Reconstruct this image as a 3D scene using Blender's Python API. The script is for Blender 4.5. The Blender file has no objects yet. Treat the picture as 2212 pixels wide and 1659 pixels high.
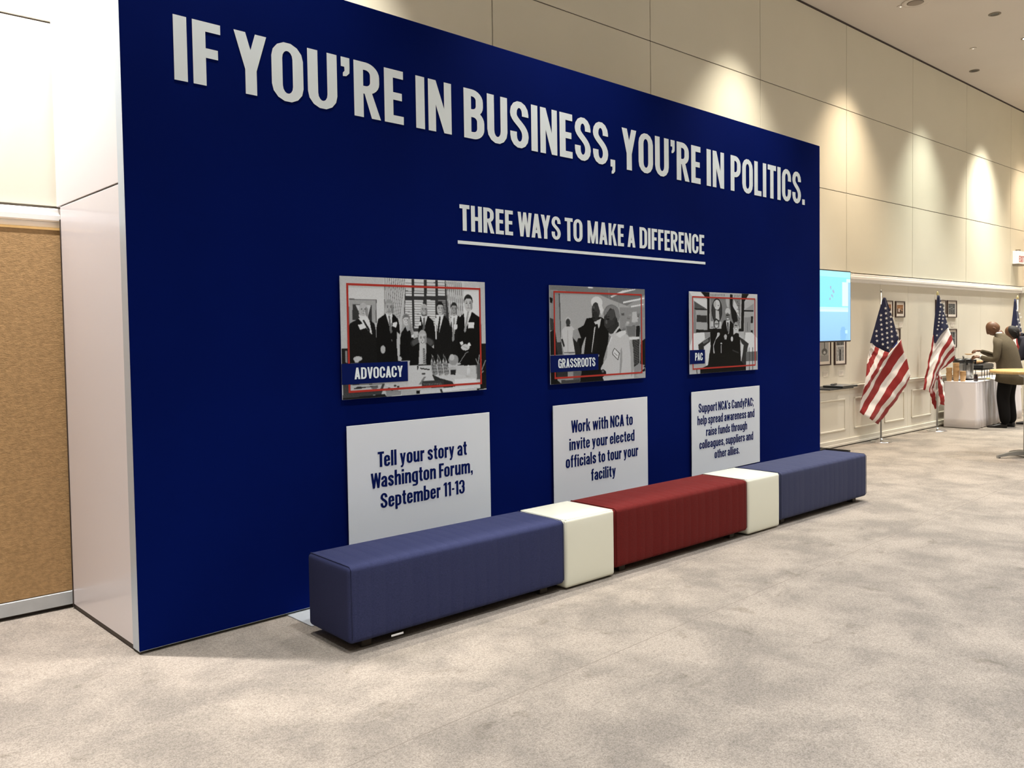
import bpy, bmesh, math, random
import numpy as np
from mathutils import Vector, Matrix
from mathutils.geometry import delaunay_2d_cdt
PI = math.pi
R = math.radians
random.seed(7)
sc = bpy.context.scene
COL = sc.collection

# ------------------------------------------------------------------ camera
cam_d = bpy.data.cameras.new('camera'); cam = bpy.data.objects.new('camera', cam_d); COL.objects.link(cam)
cam_d.sensor_fit = 'HORIZONTAL'; cam_d.sensor_width = 36.0
cam_d.lens = 1823.2 / 2212 * 36.0
cam_d.shift_x = 0.0; cam_d.shift_y = -34.35 / 2212
fw = Vector((0.69088505, 0.72196417, -0.0380209)); rt = Vector((0.72200298, -0.69172287, -0.01520394)); up = Vector((0.03727663, 0.01694703, 0.99916127))
cam.matrix_world = Matrix(((rt.x, up.x, -fw.x, -1.5301), (rt.y, up.y, -fw.y, -4.3467), (rt.z, up.z, -fw.z, 1.58), (0, 0, 0, 1)))
cam_d.clip_end = 100
sc.camera = cam

# ------------------------------------------------------------------ world, exposure
w = bpy.data.worlds.new('world'); sc.world = w; w.use_nodes = True
w.node_tree.nodes['Background'].inputs[0].default_value = (0.9, 0.95, 1.0, 1); w.node_tree.nodes['Background'].inputs[1].default_value = 0.02
sc.view_settings.view_transform = 'Standard'; sc.view_settings.look = 'None'
sc.view_settings.exposure = 0.32; sc.view_settings.gamma = 1.0; sc.view_settings.use_curve_mapping = False
sc.cycles.max_bounces = 8; sc.cycles.diffuse_bounces = 5; sc.cycles.use_denoising = True
sc.cycles.sample_clamp_indirect = 6.0

# ------------------------------------------------------------------ dimensions (metres)
D0, TH = 1.1475, math.atan(-0.029)          # building wall: distance from the display wall, and its slight turn
WL, WH = 7.2963, 3.5879                     # display wall length and height
ZC, ZA, ZB, ZM, ZM2, ZR = 5.7525, 4.5864, 3.4602, 2.3687, 2.2488, 0.8362
XW, XE = -9.0, 17.3                         # ends of the hall
YS = -13.0
def wy(x): return D0 + x * math.tan(TH)     # y of the building wall at x

# lamps: (x, offset from wall, power, colour) for wall washers; the recessed cans are built further down
WASH = [(-0.50, 0.56, 1800, (1.0, .96, .93), 60), (1.9, 0.60, 700, (1.0, .93, .80), 62), (7.10, 0.74, 600, (1.0, .92, .76), 80), (9.78, 0.74, 590, (1.0, .80, .58), 84),
        (12.27, 0.74, 440, (.95, .98, .84), 78), (14.81, 0.74, 1050, (1.0, .95, .80), 80), (16.9, 0.7, 480, (1.0, .80, .60), 76)]
FRONT = [(.57, -.40), (3.15, -.45), (5.72, -.50), (8.3, -.55), (12.40, -.62), (15.0, -.7)]
HALL = []
for yy in (-2.9, -5.3, -7.7, -10.1):
    for k in range(10):
        HALL.append((-6.6 + 2.5 * k, yy, (230, 300, 430, 470)[min(k, 3)], (.955, .975, 1.0)))
def spot(x, y, z, power, colr, size, blend, radius, tilt=(0, 0)):
    l = bpy.data.lights.new('downlight_beam', 'SPOT'); l.energy = power; l.color = colr
    l.spot_size = R(size); l.spot_blend = blend; l.shadow_soft_size = radius
    o = bpy.data.objects.new('downlight_beam', l); COL.objects.link(o); o.location = (x, y, z); o.rotation_euler = (R(tilt[0]), R(tilt[1]), 0)
    return o
for x, off, pw, cl, sz in WASH:
    spot(x, wy(x) - off, ZC - .03, pw, cl, sz, 1.0, .035 if x < 5 else .09)
for x, y in FRONT:
    spot(x, y, ZC - .03, 380 if x < 1 else 470, (1.0, .97, .92), 72, 1.0, .045)
for x, y, pw, cl in HALL:
    spot(x, y, ZC - .03, pw, cl, 96, 1.0, .07)

# ------------------------------------------------------------------ materials
def nd(nt, t, **kw):
    n = nt.nodes.new(t)
    for k, v in kw.items(): setattr(n, k, v)
    return n
def mat(name, col, rough=.6, metal=0.0, spec=.5, var=0.0, vscale=4.0, col2=None, bump=0.0, bscale=200.0, emit=None, estr=0.0, sheen=0.0, coat=0.0, stretch=None, detail=4.0, alpha=None, trans=0.0):
    m = bpy.data.materials.new(name); m.use_nodes = True; nt = m.node_tree
    b = nt.nodes['Principled BSDF']
    b.inputs['Base Color'].default_value = (*col, 1); b.inputs['Roughness'].default_value = rough; b.inputs['Metallic'].default_value = metal
    b.inputs['Specular IOR Level'].default_value = spec
    if sheen: b.inputs['Sheen Weight'].default_value = sheen; b.inputs['Sheen Roughness'].default_value = .4
    if coat: b.inputs['Coat Weight'].default_value = coat
    if trans: b.inputs['Transmission Weight'].default_value = trans
    if emit: b.inputs['Emission Color'].default_value = (*emit, 1); b.inputs['Emission Strength'].default_value = estr
    if var or bump:
        tc = nd(nt, 'ShaderNodeTexCoord'); mp = nd(nt, 'ShaderNodeMapping'); nt.links.new(tc.outputs['Object'], mp.inputs['Vector'])
        if stretch: mp.inputs['Scale'].default_value = stretch
    if var:
        n = nd(nt, 'ShaderNodeTexNoise'); n.inputs['Scale'].default_value = vscale; n.inputs['Detail'].default_value = detail
        nt.links.new(mp.outputs[0], n.inputs['Vector'])
        rp = nd(nt, 'ShaderNodeValToRGB'); c2 = col2 or tuple(c * (1 - var) for c in col)
        rp.color_ramp.elements[0].position = .35; rp.color_ramp.elements[1].position = .65
        rp.color_ramp.elements[0].color = (*c2, 1); rp.color_ramp.elements[1].color = (*col, 1)
        nt.links.new(n.outputs['Fac'], rp.inputs[0]); nt.links.new(rp.outputs[0], b.inputs['Base Color'])
    if bump:
        n2 = nd(nt, 'ShaderNodeTexNoise'); n2.inputs['Scale'].default_value = bscale; n2.inputs['Detail'].default_value = 3
        nt.links.new(mp.outputs[0], n2.inputs['Vector'])
        bp = nd(nt, 'ShaderNodeBump'); bp.inputs['Strength'].default_value = bump; bp.inputs['Distance'].default_value = .004
        nt.links.new(n2.outputs['Fac'], bp.inputs['Height']); nt.links.new(bp.outputs[0], b.inputs['Normal'])
    return m
def carpet_mat():
    m = bpy.data.materials.new('carpet'); m.use_nodes = True; nt = m.node_tree; b = nt.nodes['Principled BSDF']
    b.inputs['Roughness'].default_value = .95; b.inputs['Specular IOR Level'].default_value = .15
    tc = nd(nt, 'ShaderNodeTexCoord')
    def noise(s, d, rough=.55, dist=0.0):
        n = nd(nt, 'ShaderNodeTexNoise'); n.inputs['Scale'].default_value = s; n.inputs['Detail'].default_value = d; n.inputs['Roughness'].default_value = rough; n.inputs['Distortion'].default_value = dist
        nt.links.new(tc.outputs['Object'], n.inputs['Vector']); return n.outputs['Fac']
    def ramp(src, p0, c0, p1, c1):
        r = nd(nt, 'ShaderNodeValToRGB'); e = r.color_ramp.elements; e[0].position = p0; e[1].position = p1; e[0].color = (*c0, 1); e[1].color = (*c1, 1)
        nt.links.new(src, r.inputs[0]); return r.outputs[0]
    def mul(a, c, f=1.0):
        x = nd(nt, 'ShaderNodeMix', data_type='RGBA', blend_type='MULTIPLY'); x.inputs[0].default_value = f
        nt.links.new(a, x.inputs[6]); nt.links.new(c, x.inputs[7]); return x.outputs[2]
    base = ramp(noise(2.0, 9, .68, .25), .40, (.285, .252, .217), .60, (.415, .362, .306))
    fine = ramp(noise(60, 5, .8), .38, (.64, .64, .64), .56, (1, 1, 1))
    tiny = ramp(noise(150, 3, .7), .36, (.60, .59, .58), .58, (1, 1, 1))
    spots = ramp(noise(5.2, 3, .6, .6), .26, (.74, .73, .71), .38, (1, 1, 1))
    c = mul(mul(mul(base, fine, .8), tiny, .85), spots, 1.0)
    nt.links.new(c, b.inputs['Base Color'])
    bp = nd(nt, 'ShaderNodeBump'); bp.inputs['Strength'].default_value = .5; bp.inputs['Distance'].default_value = .006
    nt.links.new(noise(130, 4, .7), bp.inputs['Height']); nt.links.new(bp.outputs[0], b.inputs['Normal'])
    return m
def weave_mat(name, c1, c2, rough=.9, sheen=.0):
    """heathered upholstery: fine crossing threads of two tones"""
    m = mat(name, c1, rough=rough, spec=.2, sheen=sheen); nt = m.node_tree; b = nt.nodes['Principled BSDF']
    tc = nd(nt, 'ShaderNodeTexCoord'); outs = []
    for s in ((90, 1200, 1200), (1200, 1200, 220)):
        mp = nd(nt, 'ShaderNodeMapping'); mp.inputs['Scale'].default_value = s; nt.links.new(tc.outputs['Object'], mp.inputs['Vector'])
        n = nd(nt, 'ShaderNodeTexNoise'); n.inputs['Scale'].default_value = 1.0; n.inputs['Detail'].default_value = 2; nt.links.new(mp.outputs[0], n.inputs['Vector']); outs.append(n.outputs['Fac'])
    ad = nd(nt, 'ShaderNodeMath', operation='ADD'); nt.links.new(outs[0], ad.inputs[0]); nt.links.new(outs[1], ad.inputs[1])
    hf = nd(nt, 'ShaderNodeMath', operation='MULTIPLY'); hf.inputs[1].default_value = .5; nt.links.new(ad.outputs[0], hf.inputs[0])
    rp = nd(nt, 'ShaderNodeValToRGB'); e = rp.color_ramp.elements; e[0].position = .32; e[1].position = .68; e[0].color = (*c2, 1); e[1].color = (*c1, 1)
    nt.links.new(hf.outputs[0], rp.inputs[0]); nt.links.new(rp.outputs[0], b.inputs['Base Color'])
    bp = nd(nt, 'ShaderNodeBump'); bp.inputs['Strength'].default_value = .35; bp.inputs['Distance'].default_value = .002
    nt.links.new(hf.outputs[0], bp.inputs['Height']); nt.links.new(bp.outputs[0], b.inputs['Normal'])
    return m
def attr_mat(name, rough=.5, spec=.4):
    m = mat(name, (1, 1, 1), rough=rough, spec=spec); nt = m.node_tree
    a = nd(nt, 'ShaderNodeAttribute'); a.attribute_name = 'ink'; nt.links.new(a.outputs['Color'], nt.nodes['Principled BSDF'].inputs['Base Color']); return m
M = {}
M['carpet'] = carpet_mat()
M['seam'] = mat('carpet_seam_line', (.20, .17, .14), rough=.95)
M['cream'] = mat('cream_wall_panel', (.74, .71, .60), rough=.5, spec=.3, var=.03, vscale=1.3)
M['cream_low'] = mat('cream_painted_panelling', (.73, .69, .60), rough=.45, spec=.3, var=.03, vscale=2)
M['trim'] = mat('white_painted_moulding', (.88, .86, .84), rough=.4, var=.02)
M['joint'] = mat('dark_joint', (.08, .065, .045), rough=.8)
M['ceiling'] = mat('ceiling_plaster', (.64, .59, .54), rough=.9, spec=.1, var=.03, vscale=.8)
M['board'] = mat('tan_tackable_fabric', (.50, .32, .155), rough=.95, spec=.1, var=.24, vscale=38, detail=10, bump=.35, bscale=110, stretch=(1, 1, 1.6))
M['kick'] = mat('grey_kick_strip', (.55, .58, .60), rough=.35, spec=.5, var=.1, vscale=9)
M['navy'] = mat('navy_display_fabric', (.0010, .0075, .105), rough=.9, spec=.03, var=.12, vscale=1.1, bump=.12, bscale=500)
M['letter'] = mat('pale_grey_vinyl_print', (.80, .90, .97), rough=.5, spec=.3)
M['ink'] = mat('navy_ink', (.002, .009, .095), rough=.7, spec=.06)
M['red_ink'] = mat('red_ink', (.42, .04, .03), rough=.6, spec=.1)
M['boardw'] = mat('pale_grey_foam_board', (.75, .81, .89), rough=.55, spec=.3)
M['print'] = attr_mat('photograph_print', .6, .1)
M['alu'] = mat('brushed_aluminium', (.60, .68, .78), rough=.35, metal=.35, bump=.05, bscale=60, stretch=(20, 20, 1))  # blue reflected in the metal is mixed into its base colour
M['white_lam'] = mat('white_laminate', (.84, .80, .84), rough=.3, spec=.5, coat=.2)
M['dark'] = mat('dark_brown_strip', (.05, .035, .03), rough=.6)
M['bench_blue'] = weave_mat('slate_blue_upholstery', (.048, .054, .140), (.014, .020, .056))
M['bench_blue2'] = weave_mat('slate_blue_upholstery_far', (.056, .062, .120), (.032, .038, .078))
M['bench_red'] = weave_mat('brick_red_upholstery', (.19, .016, .014), (.050, .004, .004))
M['vinyl'] = mat('ivory_vinyl', (.74, .74, .62), rough=.35, spec=.5, coat=.15, bump=.03, bscale=300)
M['black'] = mat('black_plastic', (.012, .012, .013), rough=.4)
M['foot'] = mat('dark_wood_foot', (.03, .02, .012), rough=.6)
M['steel'] = mat('polished_steel', (.75, .75, .76), rough=.14, metal=1.0)
M['steel_b'] = mat('brushed_steel', (.42, .42, .42), rough=.3, metal=.9)
M['red'] = mat('flag_red_nylon', (.30, .022, .022), rough=.6, spec=.3, sheen=.3, bump=.2, bscale=900)
M['white_n'] = mat('flag_white_nylon', (.82, .78, .76), rough=.6, spec=.3, sheen=.3, bump=.2, bscale=900)
M['navy_n'] = mat('flag_blue_nylon', (.014, .018, .06), rough=.6, spec=.3, sheen=.3, bump=.2, bscale=900)
M['gold'] = mat('pale_gold', (.85, .75, .40), rough=.3, metal=.6)
M['linen'] = mat('white_linen', (.86, .82, .84), rough=.85, spec=.15, bump=.1, bscale=400)
M['kraft'] = mat('kraft_paper_cup', (.62, .40, .20), rough=.7, var=.06, vscale=30)
M['china'] = mat('white_china', (.85, .83, .78), rough=.25)
M['bottle'] = mat('dark_glass', (.02, .008, .010), rough=.15, coat=.5)
M['food'] = mat('bread_rolls', (.60, .34, .16), rough=.8, var=.4, vscale=60)
M['cheese'] = mat('pale_cheese', (.78, .72, .30), rough=.6)
M['wood'] = mat('honey_maple_top', (.72, .46, .18), rough=.35, var=.15, vscale=6, stretch=(1, 14, 1))
M['frame'] = mat('dark_walnut_frame', (.035, .014, .010), rough=.4)
M['mat_b'] = mat('white_mat_board', (.78, .72, .66), rough=.8)
M['label'] = mat('caption_card', (.80, .74, .66), rough=.8)
M['skin'] = mat('brown_skin', (.17, .075, .035), rough=.5, var=.2, vscale=18)
M['suit1'] = mat('olive_tweed_jacket', (.125, .100, .066), rough=.9, spec=.1, var=.25, vscale=140)
M['suit2'] = mat('charcoal_navy_jacket', (.028, .026, .036), rough=.85, spec=.15, var=.2, vscale=120)
M['trouser'] = mat('black_trousers', (.007, .006, .006), rough=.85, spec=.1)
M['shoe'] = mat('black_leather', (.010, .007, .007), rough=.35)
M['hair'] = mat('dark_hair', (.012, .009, .008), rough=.7)
M['shirt'] = mat('white_shirt', (.75, .75, .74), rough=.8)
M['can'] = mat('grey_lamp_trim', (.20, .17, .13), rough=.5)
M['grille'] = mat('speaker_grille', (.30, .25, .21), rough=.7)
M['lamp_pin'] = mat('pinhole_lamp', (1, 1, 1), emit=(1.0, .93, .80), estr=1.2)
M['lamp_on'] = mat('lit_lamp', (1, 1, 1), emit=(1.0, .93, .80), estr=25)
M['sign'] = mat('sign_face_white', (.9, .88, .84), rough=.4, emit=(1, .95, .9), estr=.35)

# ------------------------------------------------------------------ helpers
def tag(o, label=None, cat=None, group=None, kind=None):
    if label: o['label'] = label
    if cat: o['category'] = cat
    if group: o['group'] = group
    if kind: o['kind'] = kind
    return o
def thing(name, label, cat, loc=(0, 0, 0), rz=0.0, group=None):
    o = bpy.data.objects.new(name, None); COL.objects.link(o); o.location = loc; o.rotation_euler = (0, 0, rz); o.empty_display_size = .1
    return tag(o, label, cat, group)
def link(name, me, parent=None):
    o = bpy.data.objects.new(name, me); COL.objects.link(o)
    if parent is not None: o.parent = parent
    return o
class MB:
    """collects faces, then builds ONE mesh object"""
    def __init__(s): s.v = []; s.f = []; s.mi = []; s.sm = []
    def add(s, vs, fs, mi=0, smooth=False):
        n = len(s.v); s.v += [tuple(v) for v in vs]
        for f in fs: s.f.append([i + n for i in f]); s.mi.append(mi); s.sm.append(smooth)
    def box(s, a, b, mi=0, bev=0.0):
        (x0, y0, z0), (x1, y1, z1) = a, b
        if bev > 0:
            e = bev; vs = []; ix = {}
            def V(p):
                if p not in ix: ix[p] = len(vs); vs.append(p)
                return ix[p]
            fs = []
            X, Y, Z = (x0, x1), (y0, y1), (z0, z1)
            def c(i, j, k, ax):
                p = [X[i], Y[j], Z[k]]; sg = [1 if i == 0 else -1, 1 if j == 0 else -1, 1 if k == 0 else -1]
                for q in range(3):
                    if q != ax: p[q] += sg[q] * e
                return V(tuple(p))
            for i in (0, 1): fs.append([c(i, j, k, 0) for j, k in ((0, 0), (1, 0), (1, 1), (0, 1))])
            for j in (0, 1): fs.append([c(i, j, k, 1) for i, k in ((0, 0), (1, 0), (1, 1), (0, 1))])
            for k in (0, 1): fs.append([c(i, j, k, 2) for i, j in ((0, 0), (1, 0), (1, 1), (0, 1))])
            for j in (0, 1):
                for k in (0, 1): fs.append([c(0, j, k, 1), c(1, j, k, 1), c(1, j, k, 2), c(0, j, k, 2)])
            for i in (0, 1):
                for k in (0, 1): fs.append([c(i, 0, k, 0), c(i, 1, k, 0), c(i, 1, k, 2), c(i, 0, k, 2)])
            for i in (0, 1):
                for j in (0, 1): fs.append([c(i, j, 0, 0), c(i, j, 1, 0), c(i, j, 1, 1), c(i, j, 0, 1)])
            for i in (0, 1):
                for j in (0, 1):
                    for k in (0, 1): fs.append([c(i, j, k, 0), c(i, j, k, 1), c(i, j, k, 2)])
            s.add(vs, fs, mi)
        else:
            vs = [(x, y, z) for x in (x0, x1) for y in (y0, y1) for z in (z0, z1)]
            s.add(vs, [(0, 1, 3, 2), (4, 6, 7, 5), (0, 4, 5, 1), (2, 3, 7, 6), (0, 2, 6, 4), (1, 5, 7, 3)], mi)
    def lathe(s, prof, c=(0, 0, 0), n=24, mi=0, smooth=True):
        vs = []; fs = []
        for r, z in prof:
            for k in range(n): vs.append((c[0] + r * math.cos(2 * PI * k / n), c[1] + r * math.sin(2 * PI * k / n), c[2] + z))
        for i in range(len(prof) - 1):
            for k in range(n): a, b = i * n + k, i * n + (k + 1) % n; fs.append((a, b, b + n, a + n))
        fs.append(tuple(range(n))[::-1]); m = (len(prof) - 1) * n; fs.append(tuple(m + k for k in range(n)))
        s.add(vs, fs, mi, smooth)
    def tube(s, pts, r, n=8, mi=0, smooth=True, cap=True):
        pts = [Vector(p) for p in pts]; vs = []; fs = []
        rr = r if isinstance(r, (list, tuple)) else [r] * len(pts)
        for i, p in enumerate(pts):
            t = (pts[min(i + 1, len(pts) - 1)] - pts[max(i - 1, 0)]).normalized()
            a = Vector((0, 0, 1)) if abs(t.z) < .9 else Vector((1, 0, 0))
            u = t.cross(a).normalized(); v = t.cross(u)
            for k in range(n):
                q = 2 * PI * k / n; vs.append(p + (u * math.cos(q) + v * math.sin(q)) * rr[i])
        for i in range(len(pts) - 1):
            for k in range(n): a, b = i * n + k, i * n + (k + 1) % n; fs.append((a, b, b + n, a + n))
        if cap: fs.append(tuple(range(n))[::-1]); m = (len(pts) - 1) * n; fs.append(tuple(m + k for k in range(n)))
        s.add(vs, fs, mi, smooth)
    def build(s, name, mats, parent=None, fix=True):
        me = bpy.data.meshes.new(name); me.from_pydata(s.v, [], s.f)
        if not isinstance(mats, (list, tuple)): mats = [mats]
        for m in mats: me.materials.append(M[m] if isinstance(m, str) else m)
        me.polygons.foreach_set('material_index', s.mi); me.polygons.foreach_set('use_smooth', s.sm)
        if fix:
            bm = bmesh.new(); bm.from_mesh(me); bmesh.ops.recalc_face_normals(bm, faces=bm.faces); bm.to_mesh(me); bm.free()
        me.update(); return link(name, me, parent)
def boxo(name, a, b, m, parent=None, bev=0.0):
    mb = MB(); mb.box(a, b, 0, bev); return mb.build(name, m, parent)
def copy_tree(o, parent=None):
    c = o.copy(); COL.objects.link(c)
    if parent is not None: c.parent = parent
    for ch in list(o.children): copy_tree(ch, c)
    return c

# ------------------------------------------------------------------ setting: floor, ceiling, hall walls
fl = MB(); NX, NY = 40, 30
fl.box((XW, YS, -.10), (XE + .5, 2.2, 0.0)); tag(fl.build('floor', 'carpet'), kind='structure')
fo = bpy.data.objects['floor']; boxo('carpet_seam', (XW, -1.702, -.001), (XE, -1.699, .0006), 'seam', fo)
ce = MB(); ce.box((XW, YS, ZC), (XE + .5, 2.2, ZC + .12)); tag(ce.build('ceiling', 'ceiling'), kind='structure')
tag(boxo('wall_front', (XW, YS - .15, 0), (XE + .5, YS, ZC), 'cream'), kind='structure')
tag(boxo('wall_left', (XW - .15, YS, 0), (XW, 2.2, ZC), 'cream'), kind='structure')
wr = tag(boxo('wall_right', (XE, YS, 0), (XE + .2, 2.0, ZC), 'cream'), kind='structure')

# building wall behind everything, in its own turned frame (local y = 0 is the face, room side is -y)
wb = MB(); wb.box((XW, .012, 0), (XE + .4, .16, ZC)); wall = tag(wb.build('wall_back', 'joint'), kind='structure')
wall.location = (0, D0, 0); wall.rotation_euler = (0, 0, TH)
def quadpanel(name, x0, x1, z0, z1, m, y0=0.0, y1=.012, bev=.003):
    return boxo(name, (x0, y0, z0), (x1, y1, z1), m, wall, bev)
seams = [-9.0, -7.25, -5.11, -2.97, -.83, 1.31, 3.464, 5.612, 7.686, 9.84, 11.971, 14.13, 16.316, 17.65]
G = .0045
for i in range(len(seams) - 1):
    for z0, z1 in ((ZM + .015, ZB), (ZB, ZA), (ZA, ZC - .02)):
        quadpanel('wall_panel', seams[i] + G, seams[i + 1] - G, z0 + G, z1 - G, 'cream')
low = [-9.0, -7.9, -6.9, -5.9, -4.9, -3.9, -2.9]
low2 = [.35, 1.3, 2.25, 3.2, 4.15, 5.1, 6.05, 7.0, 7.97, 8.95, 9.927, 10.873, 11.812, 12.815, 13.819, 14.816, 15.83, 16.837, 17.65]
GL = .002
for ss in (low, low2):
    for i in range(len(ss) - 1):
        a, b = ss[i], ss[i + 1]
        quadpanel('wall_panel', a + GL, b - GL, ZR + .005, ZM2 + .02, 'cream_low', bev=.0015)
        quadpanel('wainscot_panel', a + GL, b - GL, .10, ZR - .052, 'cream_low', bev=.0015)
        if b < 6 or a > 16.7: continue
        # applied moulding rectangle on each wainscot panel: proud frame with a recessed field line
        fr = MB(); x0, x1, z0, z1, wd = a + .13, b - .13, .215, .655, .022
        for (p, q) in (((x0, z0), (x1, z0 + wd)), ((x0, z1 - wd), (x1, z1)), ((x0, z0), (x0 + wd, z1)), ((x1 - wd, z0), (x1, z1))):
            fr.box((p[0], -.012, p[1]), (q[0], .001, q[1]), 0, .004)
        fr.build('panel_moulding', 'trim' if False else 'cream_low', wall)
tl = MB()
for x0, x1 in ((-9, 17.65),):
    tl.box((x0, -.045, ZM2), (x1, .01, ZM2 + .045), 0, .008); tl.box((x0, -.058, ZM2 + .040), (x1, .01, ZM2 + .085), 0, .008); tl.box((x0, -.040, ZM2 + .080), (x1, .01, ZM), 0, .006)
t1 = tl.build('crown_moulding', 'trim', wall)
rl = MB(); rl.box((.3, -.025, ZR - .055), (17.65, .01, ZR), 0, .006); rl.box((.3, -.034, ZR - .020), (17.65, .01, ZR - .004), 0, .004); rl.build('chair_rail', 'cream_low', wall)
bb = MB(); bb.box((.3, -.018, .012), (17.65, .01, .10), 0, .005); bb.box((.3, -.024, .012), (17.65, .01, .045), 0, .004); bb.build('baseboard', 'cream_low', wall)
# dark reveal between wall and ceiling
boxo('ceiling_reveal', (XW, -.004, ZC - .022), (17.65, .012, ZC), 'dark', wall)
# tan fabric tack board at the near end
for x0, x1 in ((-2.6, -.02 + .30),):
    boxo('tack_board', (x0, -.058, .105), (x1, .012, ZM2 - .002), 'board', wall, .004)
    kb = MB(); kb.box((x0, -.066, .022), (x1, .0, .102), 0, .003); kb.build('kick_strip', 'kick', wall)
    boxo('board_edging', (x0, -.062, ZM2 - .010), (x1, .0, ZM2 + .004), 'wood', wall)
    boxo('shadow_gap', (x0, -.03, .0), (x1, .0, .02), 'dark', wall)
# projecting pier at the far corner, with the same moulding
pr = boxo('wall_pier', (16.85, -2.6, 0), (17.35, .0, ZM - .12), 'cream_low', wall, .004)
pm = MB(); pm.box((16.80, -2.65, ZM2), (17.4, .0, ZM), 0, .01); pm.build('pier_moulding', 'trim', wall)

# ------------------------------------------------------------------ display wall
dw = thing('display_wall', 'tall navy blue exhibit wall with a white headline across it and a white end panel', 'exhibit wall')
fp = MB(); n = 60
fp.box((0.0, -.004, .018), (WL, .003, WH), 0, .0015); fp.build('graphic_panel', 'navy', dw)
fm = MB(); T = .092
fm.box((.002, .003, .012), (.05, T, WH - .002), 0, .002); fm.build('frame_post', 'alu', dw)
fm = MB(); fm.box((WL - .05, .003, .012), (WL - .002, T, WH - .002), 0, .002); fm.build('frame_post', 'alu', dw)
fm = MB(); fm.box((.05, .003, WH - .05), (WL - .05, T, WH - .003), 0, .002); fm.build('frame_rail', 'alu', dw)
fm = MB(); fm.box((.05, .003, .012), (WL - .05, T, .06), 0, .002); fm.build('frame_rail', 'alu', dw)
for q in (1, 2, 3, 4, 5, 6): boxo('stud', (q * WL / 7 - .02, .003, .06), (q * WL / 7 + .02, T, WH - .05), 'alu', dw)
boxo('back_panel', (.05, T, .02), (WL, T + .01, WH - .003), 'white_lam', dw)
YB = wy(0) - .085
boxo('end_panel', (.004, T + .002, .028), (.03, YB - .012, 2.372), 'white_lam', dw, .002)
boxo('end_panel', (.004, T + .002, 2.380), (.03, YB + .055, WH - .003), 'white_lam', dw, .002)
boxo('panel_joint', (.010, T, 2.365), (.028, YB, 2.387), 'dark', dw)
boxo('edge_strip', (.002, YB - .011, .012), (.028, YB + .006, 2.30), 'dark', dw)
boxo('toe_strip', (.008, T, .004), (.028, YB, .027), 'dark', dw)
for q in range(5):
    mb = MB(); mb.box((.826 + q * 1.45, -.262, .0), (.826 + q * 1.45 + .32, .30, .006), 0, .002); mb.build('floor_plate', 'kick', dw)

# ------------------------------------------------------------------ condensed lettering, drawn stroke by stroke
W_, H_ = .2, .14
def arc(cx, cz, rx, rz, a0, a1, n=7):
    return [(cx + rx * math.cos(R(a0 + (a1 - a0) * i / n)), cz + rz * math.sin(R(a0 + (a1 - a0) * i / n))) for i in range(n + 1)]
def stroke(pts, closed=False, w=None, h=None):
    w = (w or W_) / 2; h = (h or H_) / 2; n = len(pts); L = []; out = []
    for i in range(n):
        p0 = pts[(i - 1) % n] if (closed or i > 0) else pts[i]; p1 = pts[(i + 1) % n] if (closed or i < n - 1) else pts[i]
        dx, dz = p1[0] - p0[0], p1[1] - p0[1]; d = math.hypot(dx, dz) or 1; nx, nz = -dz / d, dx / d
        L.append(((pts[i][0] + nx * w, pts[i][1] + nz * h), (pts[i][0] - nx * w, pts[i][1] - nz * h)))
    for i in range(n if closed else n - 1):
        a, b = L[i], L[(i + 1) % n]; out.append([a[0], b[0], b[1], a[1]])
    return out
def rect(x0, z0, x1, z1): return [(x0, z0), (x1, z0), (x1, z1), (x0, z1)]
def diag(xa, za, xb, zb, w): return [(xa, za), (xa + w, za), (xb + w, zb), (xb, zb)]
def bez(p0, p1, p2, p3, n=8):
    o = []
    for i in range(n + 1):
        t = i / n; a, b, c, d = (1 - t) ** 3, 3 * t * (1 - t) ** 2, 3 * t * t * (1 - t), t ** 3
        o.append((a * p0[0] + b * p1[0] + c * p2[0] + d * p3[0], a * p0[1] + b * p1[1] + c * p2[1] + d * p3[1]))
    return o
def ring(w, z0, z1, rz=.2):
    c, t = W_ / 2, H_ / 2; rx = (w - W_) / 2; m = w / 2
    return stroke(arc(m, z1 - t - rz, rx, rz, 0, 180) + arc(m, z0 + t + rz, rx, rz, 180, 360), True)
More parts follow.
